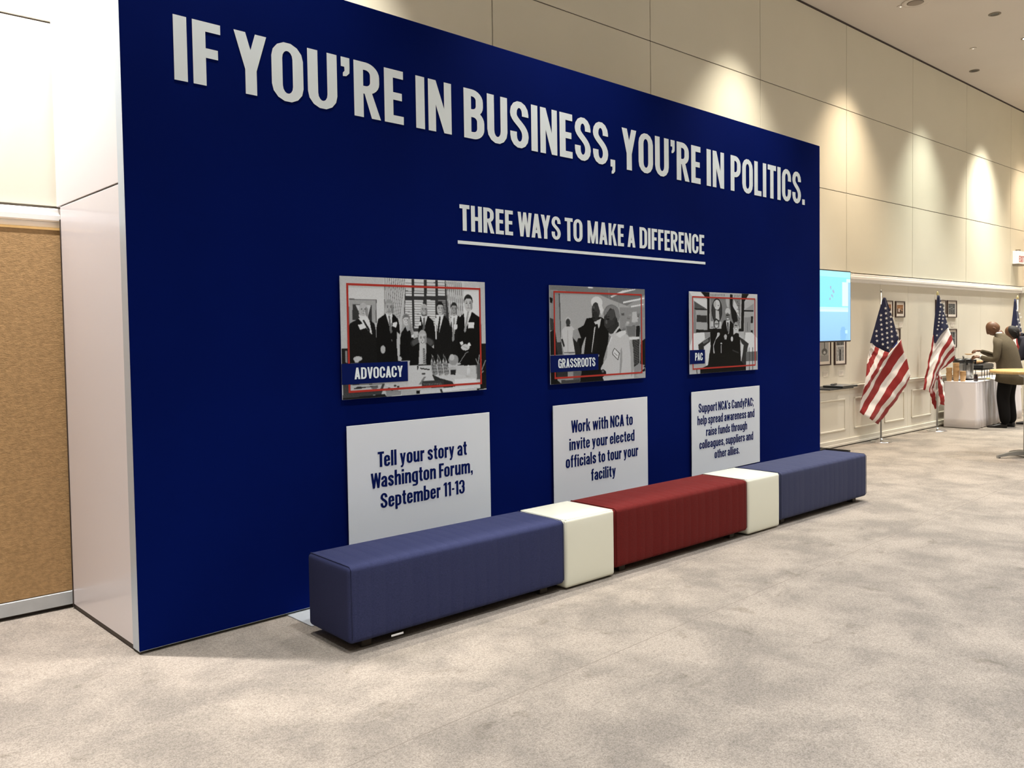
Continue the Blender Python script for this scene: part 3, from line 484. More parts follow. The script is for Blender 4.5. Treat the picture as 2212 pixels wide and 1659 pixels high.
ART_B = 'p,165,-16,1017,1023,1063,1020,-92,-27,-20;p,125,0,1002,1000,1000,1000,938,775,801,496,925,3,955;p,180,92,915,474,924,814,802,813,464,101,424;p,150,3,955,92,915,101,424,51,425,4,447;p,80,86,922,97,919,105,424,98,424;p,15,1,881,27,871,25,820,2,828;p,235,611,910,745,975,886,999,894,992,706,936,623,894;p,235,748,854,994,910,996,891,752,835;p,235,838,810,986,838,986,824,842,793;e,240,402,993,29,7;p,190,594,977,593,872,596,872,597,977;p,140,701,920,700,799,703,799,704,921;p,150,713,792,998,797,997,429,712,511;p,90,728,724,759,730,763,704,731,701;p,127,793,681,824,687,828,661,796,658;p,164,858,637,890,644,893,617,861,614;p,201,924,593,956,600,960,573,927,570;p,108,737,550,768,556,772,530,740,527;p,145,802,698,834,704,837,678,805,675;p,182,867,655,899,661,903,635,870,631;p,219,933,610,966,617,970,590,937,587;p,126,746,567,777,573,781,547,749,544;p,163,812,715,843,721,847,695,815,692;p,200,877,672,909,678,913,652,880,648;p,107,943,628,976,634,980,607,946,604;p,144,756,584,787,590,791,564,759,561;p,181,820,540,852,546,856,519,823,517;p,218,887,689,918,695,922,669,890,665;p,125,953,645,985,651,989,625,956,621;p,162,765,601,796,607,800,581,768,578;p,199,830,557,861,563,865,536,833,533;p,106,896,706,928,712,932,686,899,683;p,143,963,662,995,668,999,642,966,639;p,180,774,617,806,624,810,597,777,594;p,217,839,573,871,580,875,553,842,550;p,124,906,723,938,729,942,703,909,700;p,161,972,679,1005,686,1009,659,976,656;p,198,784,634,815,640,819,614,787,611;p,105,849,590,881,597,885,570,852,567;p,200,853,741,901,749,917,633,845,625;p,120,782,587,893,586,884,470,805,471;p,30,897,586,945,590,932,462,892,462;p,225,805,464,932,466,928,431,813,433;p,45,852,432,932,438,931,141,859,129;p,130,860,414,928,424,928,428,860,418;p,130,860,397,928,407,928,411,860,401;p,130,860,380,928,390,928,394,860,384;p,130,860,363,928,373,928,376,860,367;p,130,860,346,928,355,928,359,860,350;p,130,860,329,928,338,928,342,860,333;p,130,860,312,928,321,927,325,859,316;p,130,860,295,928,304,927,308,859,299;p,130,860,278,928,287,927,291,859,282;p,130,860,261,928,269,927,273,859,265;p,130,860,244,928,252,927,256,859,248;p,130,860,227,928,235,927,239,859,231;p,130,860,210,928,218,927,222,859,214;p,130,860,193,928,201,927,205,859,196;p,130,860,175,928,183,927,187,859,179;p,130,860,158,928,166,927,170,859,162;p,150,933,649,1002,664,1001,429,948,407;p,20,948,407,1001,445,1000,114,939,133;p,60,0,673,33,659,39,546,-1,546;p,25,-1,532,45,560,61,446,77,296,0,299;p,55,51,425,105,424,117,295,70,296;e,200,172,653,25,30;e,60,173,628,21,37;p,30,154,595,195,595,188,556,167,556;p,210,140,585,209,588,243,545,256,399,234,291,131,294,108,445,113,545;p,190,109,546,125,445,142,380,118,374,98,446;p,40,102,453,119,460,138,387,128,370;p,150,167,545,168,300,171,300,170,545;p,110,131,323,235,320,234,305,131,312;p,165,222,545,271,563,306,515,317,464,285,442,271,464,256,421,215,472;p,35,215,472,256,421,271,464,299,442,305,288,241,290;e,228,465,839,60,63;p,228,518,811,536,759,517,707,495,736;p,16,357,668,429,680,510,684,584,632,590,437,544,280,491,117,485,282,298,288,271,464,299,464,268,563,328,595;p,215,433,632,510,669,494,587,472,543,454,595;p,20,437,602,472,610,481,550,464,365,427,306,420,329;p,215,436,573,450,588,424,410,406,296,404,322;p,185,338,463,350,478,326,295,301,296,305,369;e,62,455,750,43,89;e,45,447,691,31,56;e,90,434,780,11,22;e,20,431,757,11,6;p,25,417,735,433,706,422,691,416,702;e,20,433,673,14,5;p,25,419,769,445,772,444,776,419,772;p,228,474,825,524,796,519,692,495,758;p,14,296,127,515,288,543,1,285,-4;p,14,485,289,545,363,513,63,483,13;e,120,622,723,85,97;e,58,610,655,72,128;p,58,550,662,540,595,557,572,568,595;p,50,583,572,697,633,705,541,636,489,590,512;p,135,547,752,592,805,652,814,698,769,713,693,701,633,667,693,652,761,607,783,569,722,543,692;p,75,569,737,645,776,659,693,621,647,569,670;e,18,580,662,20,8;p,25,551,678,600,689,598,695,550,684;e,22,572,557,19,6;e,95,565,632,11,23;e,45,671,632,18,35;p,20,620,481,697,572,735,533,666,504;p,210,697,587,712,575,636,474,620,489;p,205,590,497,666,511,735,537,805,479,852,355,867,4,531,2,506,64,499,139,566,249;p,225,590,489,628,466,575,354,567,287;p,160,715,320,731,358,734,204,718,67,702,68;p,225,704,526,774,541,782,510,712,457,666,488;p,170,813,433,860,354,867,121,835,14,828,278;p,140,590,497,613,474,575,369,583,437;p,30,623,304,650,348,707,290,688,212,627,277;p,225,629,304,652,341,700,287,684,222,633,280;p,90,644,294,682,258,686,261,648,297;p,20,499,117,528,123,554,99,558,76,521,40,502,34;e,110,521,100,13,13;p,150,867,129,923,165,996,142,947,94,875,43;p,180,883,34,947,78,998,75,998,4,931,8;p,20,931,63,998,115,998,75;p,55,55,122,164,123,163,54,61,53;p,105,219,120,303,119,285,10,218,22;p,70,101,36,281,33,285,-4,101,-3;p,18,-5,128,58,122,64,39,101,0,-3,0'
ART_C = 'p,190,-36,1031,1046,1068,1040,-84,-53,-67;p,140,57,894,239,789,245,512,51,494;p,225,-2,1000,154,999,237,915,235,789,66,887;p,90,67,879,231,797,73,785;p,40,64,801,239,793,239,777,73,781;p,175,86,778,239,773,236,520,87,534;p,50,96,715,238,714,237,627,95,632;p,30,87,542,245,532,245,504,86,506;p,215,858,997,998,1000,988,936,792,898;p,160,787,785,941,878,940,789;p,25,787,789,936,788,936,768,786,769;p,180,782,761,940,764,938,470,779,412;p,150,795,692,888,698,887,494,793,461;p,35,893,706,931,707,925,617,892,617;p,30,892,523,925,523,924,470,891,470;p,90,838,632,837,510,843,510,844,632;p,22,154,999,867,1002,792,898,780,509,245,504,241,915;p,190,276,1003,751,1006,738,545,273,548;p,135,285,932,732,937,720,557,290,560;e,18,380,776,76,151;e,60,380,776,67,141;e,215,382,848,43,63;p,200,359,784,408,769,416,649,362,680;e,185,351,855,20,39;e,90,400,840,9,5;p,25,573,988,614,982,608,845,671,758,688,654,642,573,597,685,572,868;p,190,510,986,564,980,557,812,526,827,509,891;p,215,627,926,690,831,716,687,671,750,617,830;p,70,292,979,295,952,301,953,298,980;p,70,314,980,317,952,322,953,319,981;p,70,335,981,338,953,343,954,340,981;p,70,356,981,359,954,365,954,362,982;p,70,378,982,381,954,386,955,383,983;p,70,399,983,402,955,408,956,404,983;p,70,421,983,424,956,429,956,426,984;p,70,442,984,445,956,451,957,447,985;p,70,464,985,467,957,472,958,469,985;p,70,485,985,488,958,494,958,491,986;p,80,638,982,640,950,645,951,644,983;p,80,658,983,660,951,665,951,664,983;p,80,679,983,680,951,686,952,684,984;p,80,699,984,700,952,706,952,704,985;p,80,719,985,721,953,726,953,724,985;p,60,671,892,699,885,701,891,673,898;p,69,699,869,713,861,717,867,702,875;p,78,673,844,730,837,731,844,674,850;p,87,699,821,706,814,712,818,705,826;p,96,674,796,724,789,725,795,676,802;p,105,700,775,700,767,707,767,707,775;p,114,676,747,718,740,720,747,677,754;p,123,704,724,733,716,735,723,706,730;p,132,677,699,712,692,714,698,679,705;p,61,705,676,727,668,730,674,708,682;p,70,678,651,706,643,708,649,680,657;p,79,706,627,720,619,724,625,710,633;p,205,291,640,331,639,330,577,290,576;p,205,416,638,447,636,442,550,410,554;p,232,55,494,200,507,208,424,128,360,117,245,4,245,-4,328;p,150,200,500,280,496,279,449,208,424;p,232,807,493,910,494,995,413,994,248,862,240,834,347,797,379;p,45,115,356,279,449,278,385,198,329,179,249,126,245;p,110,172,384,252,425,261,393,190,361;p,50,705,452,858,347,834,281,813,43,739,101,760,330;p,225,189,329,287,393,286,249,247,49,221,57,214,245;p,215,705,387,778,330,759,208,735,101,703,240;p,110,815,240,994,240,993,116,814,117;p,200,814,117,998,112,1000,0,813,6;p,40,863,298,862,2,871,2,871,298;p,40,914,298,914,1,923,1,923,298;p,12,479,651,524,659,570,652,624,605,628,53,445,55,442,570;p,220,510,651,570,656,554,491,542,475,519,587;p,25,528,627,547,628,550,499,539,483;e,205,539,764,38,49;e,120,535,700,33,49;p,20,514,713,563,716,563,729,514,726;e,235,538,672,18,8;e,190,502,450,22,26;p,190,486,442,522,442,517,410,487,412;p,12,325,553,424,546,450,490,436,55,239,49,287,329,280,496;e,20,370,609,41,57;e,185,372,605,31,49;p,25,348,603,399,602,399,613,348,614;e,235,375,575,14,6;p,205,387,481,419,498,418,466,359,409,331,329,344,241,326,241,324,345;e,200,400,482,20,20;e,210,440,362,14,9;p,200,435,345,433,184,442,184,444,345;p,12,623,500,701,484,723,411,735,101,628,45,593,249,603,370;p,210,665,637,702,573,701,492,659,492,623,467,619,556;e,170,660,581,32,52;p,40,640,584,683,580,684,590,641,594;e,235,663,549,16,8;e,215,599,415,17,32;p,200,705,476,770,428,760,412,705,444;p,60,602,281,703,240,699,224,607,261;p,12,141,58,428,168,813,52,811,2,140,-6;p,190,1,67,137,70,136,-2,0,0;p,40,88,66,90,1,99,1,97,67;p,14,268,241,630,241,804,52,247,49'
def inv(g): g = g / 255; return g / 12.92 if g <= .04045 else ((g + .055) / 1.055) ** 2.4
def raster(data, nx, ny, seed=0):
    u = (np.arange(nx) + .5) / nx * 1000; v = (np.arange(ny) + .5) / ny * 1000; U, V = np.meshgrid(u, v)
    img = np.full((ny, nx), 200.0)
    for op in data.split(';'):
        f = op.split(','); k = f[0]; q = [float(t) for t in f[1:]]; g = q[0]; q = q[1:]
        if k == 'e':
            cx, cy, rx, ry = q; img[((U - cx) / max(rx, 1)) ** 2 + ((V - cy) / max(ry, 1)) ** 2 < 1] = g; continue
        xs, ys = q[0::2], q[1::2]
        i0, i1 = np.searchsorted(u, [min(xs), max(xs)]); j0, j1 = np.searchsorted(v, [min(ys), max(ys)])
        if i1 <= i0 or j1 <= j0: continue
        A, B = U[j0:j1, i0:i1], V[j0:j1, i0:i1]; ins = np.zeros(A.shape, bool); n = len(xs)
        for a in range(n):
            xa, ya, xb, yb = xs[a], ys[a], xs[(a + 1) % n], ys[(a + 1) % n]
            if ya == yb: continue
            c = ((ya > B) != (yb > B)) & (A < (xb - xa) * (B - ya) / (yb - ya) + xa); ins ^= c
        img[j0:j1, i0:i1][ins] = g
    rng = np.random.default_rng(seed)
    s = img.copy()
    s[1:-1, 1:-1] = (img[1:-1, 1:-1] * 4 + img[:-2, 1:-1] + img[2:, 1:-1] + img[1:-1, :-2] + img[1:-1, 2:]) / 8
    return np.clip(s + rng.normal(0, 4, s.shape), 6, 240)
def print_grid(name, x0, x1, z0, z1, y, grey, parent, tint=(.90, .97, 1.05), gain=.98):
    ny, nx = grey.shape
    xs = np.linspace(x0, x1, nx + 1); zs = np.linspace(z0, z1, ny + 1)
    X, Z = np.meshgrid(xs, zs); co = np.stack([X, np.full_like(X, y), Z], -1).reshape(-1, 3)
    j, i = np.meshgrid(np.arange(ny), np.arange(nx), indexing='ij'); a = (j * (nx + 1) + i).ravel()
    faces = np.stack([a, a + 1, a + nx + 2, a + nx + 1], -1)
    me = bpy.data.meshes.new(name); me.vertices.add(len(co)); me.vertices.foreach_set('co', co.ravel())
    me.loops.add(faces.size); me.loops.foreach_set('vertex_index', faces.ravel()); me.polygons.add(len(faces))
    me.polygons.foreach_set('loop_start', np.arange(0, faces.size, 4)); me.update(calc_edges=True)
    if grey.ndim == 2:
        g = np.vectorize(inv)(grey).ravel() * gain; c = np.stack([g * tint[0], g * tint[1], g * tint[2], np.ones_like(g)], -1)
    at = me.attributes.new('ink', 'FLOAT_COLOR', 'FACE'); at.data.foreach_set('color', c.ravel())
    me.materials.append(M['print']); return link(name, me, parent)
def red_border(x0, x1, z0, z1, y, parent, w=.013):
    mb = MB(); e = .0012
    for a, b in (((x0, z0), (x1, z0 + w)), ((x0, z1 - w), (x1, z1)), ((x0, z0 + w), (x0 + w, z1 - w)), ((x1 - w, z0 + w), (x1, z1 - w))):
        mb.box((a[0], y - e, a[1]), (b[0], y, b[1]))
    return mb.build('red_border', 'red_ink', parent)
for data, x0, x1, lab, lx1, tx0, tx1, lbl in (
        (ART_A, 1.203, 2.354, 'ADVOCACY', 1.685, 1.287, 1.644, 'printed black and white group photo board captioned ADVOCACY on the navy wall'),
        (ART_B, 2.995, 4.142, 'GRASSROOTS', 3.536, 3.076, 3.499, 'printed black and white photo board captioned GRASSROOTS with a man in a white coat'),
        (ART_C, 4.785, 5.940, 'PAC', 5.020, 4.862, 4.982, 'printed black and white photo board captioned PAC above the white cube seat')):
    z0, z1 = 1.215, 1.951
    t = thing('photo_board', lbl, 'photo board', (x0, -.006, z0)); dx, dz = -x0, -z0
    sub = lambda o: setattr(o, 'location', (dx, .006, dz)) or o
    sub(boxo('foam_panel', (x0, -.030, z0), (x1, -.024, z1), 'boardw', t, .001))
    for px in (x0 + .1, x1 - .18):
        for pz in (z0 + .08, z1 - .16): sub(boxo('stand_off', (px, -.025, pz), (px + .08, -.005, pz + .08), 'boardw', t))
    sub(print_grid('photo_print', x0 + .0005, x1 - .0005, z0 + .0005, z1 - .0005, -.0306, raster(data, 330, 212), t))
    sub(red_border(x0 + .042, x1 - .042, 1.254, 1.910, -.0308, t))
    sub(boxo('caption_block', (x0 - .003, -.0335, 1.305), (lx1, -.0308, 1.430), 'ink', t))
    sub(text('caption_text', lab, tx0, tx1, 1.334, 1.404, -.0345, 'letter', t, track=.075))
for x0, x1, lines, lbl in (
        (1.228, 2.380, (('Tell your story at', 1.445, 2.167, .783, .878), ('Washington Forum,', 1.391, 2.217, .656, .750), ('September 11-13', 1.459, 2.143, .526, .619)), 'pale grey text board about the Washington Forum behind the nearest blue bench'),
        (3.019, 4.168, (('Work with NCA to', 3.216, 3.967, .835, .930), ('invite your elected', 3.192, 3.988, .703, .792), ('officials to tour your', 3.150, 4.036, .572, .664), ('facility', 3.439, 3.741, .440, .530)), 'pale grey text board about touring your facility above the red bench'),
        (4.812, 5.979, (('Support NCA\u2019s CandyPAC;', 4.919, 5.862, .862, .945), ('help spread awareness and', 4.900, 5.877, .752, .832), ('raise funds through', 5.036, 5.742, .642, .720), ('colleagues, suppliers and', 4.928, 5.852, .532, .610), ('other allies.', 5.173, 5.601, .422, .500)), 'pale grey text board with five lines about CandyPAC, farthest of the text boards')):
    z0, z1 = .300, 1.055
    t = thing('text_board', lbl, 'text board', (x0, -.006, z0)); dx, dz = -x0, -z0
    sub(boxo('foam_panel', (x0, -.022, z0), (x1, -.017, z1), 'boardw', t, .001)).location = (dx, .0, dz)
    for px in (x0 + .1, x1 - .18):
        for pz in (z0 + .08, z1 - .16): boxo('stand_off', (px, -.018, pz), (px + .08, .0008, pz + .08), 'boardw', t).location = (dx, .0, dz)
    for s, a, b, c, d in lines:
        o = text('text_line', s, a, b, c, d, -.0235, 'ink', t, track=.07); o.location = (dx, 0, dz)

# ------------------------------------------------------------------ benches and cubes
TB = -.0391
def by(x, base): return base + TB * (x - 3.5)
def rbox(L, Dp, Hh, r, grooves=None, crown=.0, bulge=.0, z0=0.0):
    """soft rounded block; grooves = x stations of stitched channel lines"""
    def st(n, l, extra=()):
        e = [l * k / n for k in range(n + 1)] + [r * .15, r * .4, r * .7, r, l - r, l - r * .7, l - r * .4, l - r * .15] + list(extra)
        e = sorted(set(round(x, 5) for x in e)); o = [e[0]]
        for x in e[1:]:
            if x - o[-1] > .0006: o.append(x)
        o[-1] = l; return o
    ex = []
    for g in (grooves or []): ex += [g - .0036, g, g + .0036]
    xs, ys, zs = st(10, L, ex), st(8, Dp), st(7, Hh)
    gs = grooves or []
    def P(x, y, z):
        cx, cy, cz = min(max(x, r), L - r), min(max(y, r), Dp - r), min(max(z, r), Hh - r)
        d = Vector((x - cx, y - cy, z - cz)); n = Vector((0, 0, 0))
        if d.length > 1e-9: n = d.normalized(); p = Vector((cx, cy, cz)) + n * r
        else: p = Vector((x, y, z))
        # bulge of stuffed faces
        u, v, w = x / L * 2 - 1, y / Dp * 2 - 1, z / Hh * 2 - 1
        if z > Hh - r: p.z += crown * (1 - u ** 4) * (1 - v ** 2)
        if y < r: p.y -= bulge * (1 - w ** 2) * (1 - u ** 6)
        if x < r: p.x -= bulge * .7 * (1 - w ** 2) * (1 - v ** 2)
        if x > L - r: p.x += bulge * .3 * (1 - w ** 2) * (1 - v ** 2)
        if gs and r < x < L - r:
            dg = min(abs(x - g) for g in gs)
            if dg < .0036: p -= n * .0015 * (1 - dg / .0036)
        return p
    idx = {}; vs = []; fs = []
    def V(x, y, z):
        k = (x, y, z)
        if k not in idx: idx[k] = len(vs); q = P(x, y, z); vs.append((q.x, q.y, q.z + z0))
        return idx[k]
    def sheet(A, B, f):
        for a0, a1 in zip(A, A[1:]):
            for b0, b1 in zip(B, B[1:]): fs.append((f(a0, b0), f(a1, b0), f(a1, b1), f(a0, b1)))
    sheet(xs, ys, lambda a, b: V(a, b, 0.0)); sheet(xs, ys, lambda a, b: V(a, b, Hh))
    sheet(xs, zs, lambda a, b: V(a, 0.0, b)); sheet(xs, zs, lambda a, b: V(a, Dp, b))
    sheet(ys, zs, lambda a, b: V(0.0, a, b)); sheet(ys, zs, lambda a, b: V(L, a, b))
    mb = MB(); mb.add(vs, fs, 0, True); return mb
DEP = .432; YF = -.8817
def bench(x0, x1, m, label, nch, tagx=None):
    t = thing('upholstered_bench', label, 'bench', (x0, by(x0, YF), 0), math.atan(TB), 'colour-blocked bench row along the navy wall')
    L = (x1 - x0) * 1.0005 - .004; gr = [L * (k + .5) / nch for k in range(nch)]
    mb = rbox(L, DEP, .392, .026, gr, crown=.010, bulge=.006, z0=.047)
    mb.build('seat_block', m, t)
    # piping seams around both ends
    for ex in (.014, L - .014):
        pts = []
        yy0, yy1, zz0, zz1 = -.002, DEP + .001, .055, .443
        for a, b in (((yy0 + .02, zz0), (yy0, zz0 + .02)), ((yy0, zz1 - .024), (yy0 + .02, zz1 - .003)), ((yy1 - .02, zz1 - .003), (yy1, zz1 - .024)), ((yy1, zz0 + .02), (yy1 - .02, zz0))):
            pts += [(ex, *a), (ex, *b)]
        pb = MB(); pb.tube(pts, .0022, 6); pb.build('end_seam', m, t)
    for fx in (.10, L - .16):
        for fy in (.055, DEP - .115):
            f = MB(); f.box((fx, fy, 0.0), (fx + .06, fy + .06, .05), 0, .004); f.build('foot', 'foot', t)
    if tagx: boxo('care_tag', (tagx, -.004, .034), (tagx + .075, -.003, .044), 'shirt', t)
    return t
def cube(x0, x1, label):
    t = thing('cube_seat', label, 'pouf', (x0 + .004, by(x0, YF), 0), math.atan(TB), 'colour-blocked bench row along the navy wall')
    L = (x1 - x0) - .008
    rbox(L, DEP, .430, .020, None, crown=.007, bulge=.007, z0=.010).build('cover', 'vinyl', t)
    a, b, z = .010, .010, .437
    sm = MB(); sm.tube([(a, b, z), (L - a, b, z)], .0022, 6); sm.tube([(a, b, z), (a, DEP - b, z)], .0022, 6); sm.tube([(L - a, b, z), (L - a, DEP - b, z)], .0022, 6); sm.tube([(a, DEP - b, z), (L - a, DEP - b, z)], .0022, 6)
    for px in (a - .003, L - a + .003): sm.tube([(px, b - .003, .03), (px, b - .003, z - .01)], .0018, 6)
    sm.build('welt_seam', 'vinyl', t)
    for fx in (.05, L - .09):
        for fy in (.05, DEP - .09): boxo('glide', (fx, fy, 0), (fx + .04, fy + .04, .018), 'black', t)
    return t
bench(.744, 2.264, 'bench_blue', 'slate blue channel-stitched bench nearest the camera, in front of the Washington Forum board', 18, .24)
cube(2.264, 2.7243, 'ivory vinyl cube seat between the nearest blue bench and the red bench')
bench(2.7243, 4.2635, 'bench_red', 'brick red channel-stitched upholstered bench in the middle of the row', 18)
cube(4.2635, 4.7234, 'ivory vinyl cube seat between the red bench and the far blue bench')
bench(4.7234, 6.222, 'bench_blue2', 'slate blue upholstered bench at the far end of the row by the wall edge', 18)

# ------------------------------------------------------------------ ceiling fittings
def can(x, y, lit, label, r=.075, ap=.74):
    t = thing('recessed_downlight', label, 'ceiling light', (x, y, ZC))
    mb = MB(); mb.lathe([(r, -.001), (r, -.008), (r * .78, -.010), (r * ap, -.0105 if ap < .5 else -.002)], n=20); mb.build('trim_ring', 'ceiling' if ap < .5 else 'can', t)
    mb = MB(); mb.lathe([(r * ap, -.0110 if ap < .5 else -.0015), (r * ap * .7, -.0115 if ap < .5 else -.0035)], n=20); mb.build('lamp', 'lamp_pin' if ap < .5 else 'lamp_on' if lit else 'black', t)
    return t
for x, y in FRONT:
    if x != 12.40: can(x, y, True, 'pinhole recessed downlight above the bench side of the navy wall', .05, .25)['group'] = 'downlights above the benches'
for i, (x, off, pw, cl, sz) in enumerate(WASH):
    can(x, wy(x) - off, True, 'pinhole recessed downlight washing the cream wall', .045, .25)['group'] = 'wall wash downlights along the cream wall'
can(11.006, -.613, False, 'unlit grey ring downlight in the ceiling, nearer the camera')
can(13.471, .415, False, 'unlit oval dark downlight in the ceiling close above the far wall')
can(12.40, -.62, True, 'lit white downlight in the ceiling at the edge of view')
for x, y, pw, cl in HALL:
    can(x, y, True, 'lit recessed downlight over the open hall floor', .09)['group'] = 'hall ceiling downlights'
t = thing('ceiling_speaker', 'round grey ceiling speaker grille above the navy wall', 'speaker', (9.78, -.06, ZC))
mb = MB(); mb.lathe([(.16, -.001), (.158, -.012), (.12, -.014), (.10, -.010)], n=32); mb.build('bezel', M['ceiling'], t)
mb = MB(); mb.lathe([(.10, -.012), (.08, -.020), (.03, -.022)], n=24); mb.build('grille', 'grille', t)

# ------------------------------------------------------------------ framed pictures on the building wall
def wpt(x, y, z): # local wall frame -> world
    return (x * math.cos(TH) - y * math.sin(TH), D0 + x * math.sin(TH) + y * math.cos(TH), z)
def picture(x0, x1, z0, z1, label, style, seed, capt=True, fwid=.016, matw=.034):
    t = thing('framed_picture', label, 'picture', wpt((x0 + x1) / 2, -.001, z0), TH, 'framed photographs on the cream wall')
    w2, h = (x1 - x0) / 2, z1 - z0
    fr = MB()
    for a, b in (((-w2, 0), (w2, fwid)), ((-w2, h - fwid), (w2, h)), ((-w2, fwid), (-w2 + fwid, h - fwid)), ((w2 - fwid, fwid), (w2, h - fwid))): fr.box((a[0], -.022, a[1]), (b[0], -.001, b[1]), 0, .002)
    fr.build('frame', 'frame', t)
    boxo('mat_board', (-w2 + fwid, -.010, fwid), (w2 - fwid, -.001, h - fwid), 'mat_b', t)
    rng = np.random.default_rng(seed); nx, ny = 22, 34
    g = np.zeros((ny, nx, 3)); V, U = np.meshgrid(np.linspace(0, 1, ny), np.linspace(0, 1, nx), indexing='ij')
    if style == 'group':
        g[:] = (.10, .06, .035); g[V > .55] = (.30, .15, .07); g += rng.normal(0, .05, g.shape[:2])[..., None]
        for k in range(9): cx, cy = rng.uniform(.1, .9), rng.uniform(.3, .75); g[((U - cx) / .06) ** 2 + ((V - cy) / .05) ** 2 < 1] = (.45, .28, .18)
        g[(abs(U - .35) < .12) & (V > .2) & (V < .6)] = (.6, .5, .45)
    elif style == 'grey':
        g[:] = .10; g += rng.normal(0, .05, g.shape[:2])[..., None] + .08 * np.sin(U * 22)[..., None]
        for k in range(8): cx, cy = rng.uniform(.1, .9), rng.uniform(.45, .7); g[((U - cx) / .05) ** 2 + ((V - cy) / .035) ** 2 < 1] = .32
    elif style == 'tower':
        g[:] = .38; g[(abs(U - .5) < .035 * (1.5 - V)) & (V > .35) & (V < .95)] = .08; g[((U - .5) / .33) ** 2 + ((V - .33) / .12) ** 2 < 1] = .12; g[((U - .5) / .15) ** 2 + ((V - .30) / .05) ** 2 < 1] = .5; g[V < .2] = .30
    elif style == 'arch':
        g[:] = .28; g[V > .55] = .12; g += rng.normal(0, .06, g.shape[:2])[..., None]; g[(V > .5) & (V < .56)] = .5; g[(abs(U - .5) < .10) & (V < .42)] = .04; g[(abs(U - .25 + V * .3) < .04) & (V < .5)] = .6; g[V > .9] = .45
    elif style == 'sky':
        g[:] = (.03, .06, .32); g[(V < .30) & (U > .3)] = (.25, .07, .03); g[V < .12] = (.03, .02, .015); g[(V > .8) & (abs(U - .8) < .05)] = (.7, .7, .75)
    g = np.clip(g, .01, .9)
    mz = matw * 1.15
    o = print_grid('photo_print', -w2 + fwid + matw, w2 - fwid - matw, fwid + mz, h - fwid - mz, -.0108, np.full((ny, nx), 128.0), t)
    at = o.data.attributes['ink']; at.data.foreach_set('color', np.concatenate([g, np.ones((ny, nx, 1))], -1).ravel())
    if capt:
        c = boxo('caption_card', (-.02, -.003, -.15), (.11, -.001, -.08), 'label', t)
        cl = MB()
        for k in range(3): cl.box((-.01, -.0036, -.100 - k * .015), (.10 - .02 * k, -.003, -.097 - k * .015))
        cl.build('caption_print', 'grille', c)
    return t
picture(9.04, 9.368, 1.125, 1.62, 'framed black and white picture of a pointed tower under the screen', 'tower', 1)
picture(9.474, 9.793, 1.120, 1.61, 'framed black and white street picture beside the tower picture', 'arch', 2)
picture(10.955, 11.254, 1.775, 2.018, 'small framed colour group picture partly hidden by the nearest flag', 'group', 3, False)
picture(11.349, 11.666, 1.771, 2.014, 'small framed colour picture just past the nearest flag', 'group', 4)
picture(10.95, 11.508, 1.138, 1.607, 'tall framed picture of deep blue sky behind the nearest flag', 'sky', 5, False, .03, .06)
picture(12.83, 13.236, 1.757, 2.060, 'framed dark group picture partly behind the middle flag', 'grey', 6, False)
picture(13.298, 13.692, 1.774, 2.060, 'framed dark group picture at the top, farthest along the wall', 'grey', 7)
picture(13.235, 13.698, 1.270, 1.588, 'framed dark group picture hanging below another, above the coffee dispensers', 'grey', 8)

# sign high on the far wall
t = thing('exit_sign', 'small white sign with red lettering high on the far wall', 'sign', wpt(16.60, -.10, 2.80), TH)
boxo('sign_box', (-.16, .0, 0), (.16, .10, .24), 'sign', t, .006); boxo('sign_base', (-.165, -.01, -.035), (.165, .10, -.002), 'can', t); boxo('mount', (-.03, .02, .242), (.03, .09, .275), 'can', t)
text('sign_text', 'EXIT', -.13, .13, .03, .15, -.004, 'red_ink', t)

# ------------------------------------------------------------------ screen on its stand with a laptop shelf
t = thing('television', 'wide flat television showing a pale blue picture, past the navy wall edge', 'television', (8.50, .60, 1.44), TH)
boxo('housing', (-.82, -.012, 0), (.815, .035, .915), 'black', t, .006)
sm_ = bpy.data.materials.new('screen_picture'); sm_.use_nodes = True; nt = sm_.node_tree; b = nt.nodes['Principled BSDF']; b.inputs['Base Color'].default_value = (.02, .02, .02, 1); b.inputs['Roughness'].default_value = .15
at = nd(nt, 'ShaderNodeAttribute'); at.attribute_name = 'ink'; nt.links.new(at.outputs['Color'], b.inputs['Emission Color']); b.inputs['Emission Strength'].default_value = 1.0
ny, nx = 60, 100; V, U = np.meshgrid(np.linspace(0, 1, ny), np.linspace(0, 1, nx), indexing='ij')
g = np.zeros((ny, nx, 3)); g[:] = np.array((.30, .60, .95)); g += (V - .35)[..., None] * np.array((.10, .22, -.05)); g[V > .45] = (.22, .72, .84)
g[V > .93] = (.34, .80, .92); g[(U > .86) & (V > .50) & (V < .86)] = (.62, .97, .95); g[(U > .93) & (V > .82) & (V < .90)] = (.60, .95, .95); g[(V > .455) & (V < .475)] = (.5, .88, .92); g[(V > .41) & (V < .45) & (U < .96)] = (.60, .95, .95); g[(U > .96) & (V < .85)] = (.28, .55, .90)
g[((U - .88) / .05) ** 2 + ((V - .08) / .12) ** 2 < 1] = (.20, .46, .86); g[(abs(U - .93) < .02) & (abs(V - .12) < .03)] = (.45, .72, .98)
for k in range(9): cx, cy = .66 + (k * 37 % 10) / 130, .60 + (k * 53 % 20) / 110; g[(abs(U - cx) < .008) & (abs(V - cy) < .018)] = (.30, .40, .60)
o = print_grid('screen', -.805, .80, .018, .90, -.0128, np.full((ny, nx), 128.0), t); o.data.materials[0] = sm_
o.data.attributes['ink'].data.foreach_set('color', np.concatenate([g, np.ones((ny, nx, 1))], -1).ravel())
t = thing('screen_stand', 'black wheeled stand carrying the television and a small shelf', 'stand', (8.50, .66, 0), TH)
boxo('upright', (-.06, .0, .06), (-.02, .04, 1.9), 'black', t, .004); boxo('upright', (.02, .0, .06), (.06, .04, 1.9), 'black', t, .004)
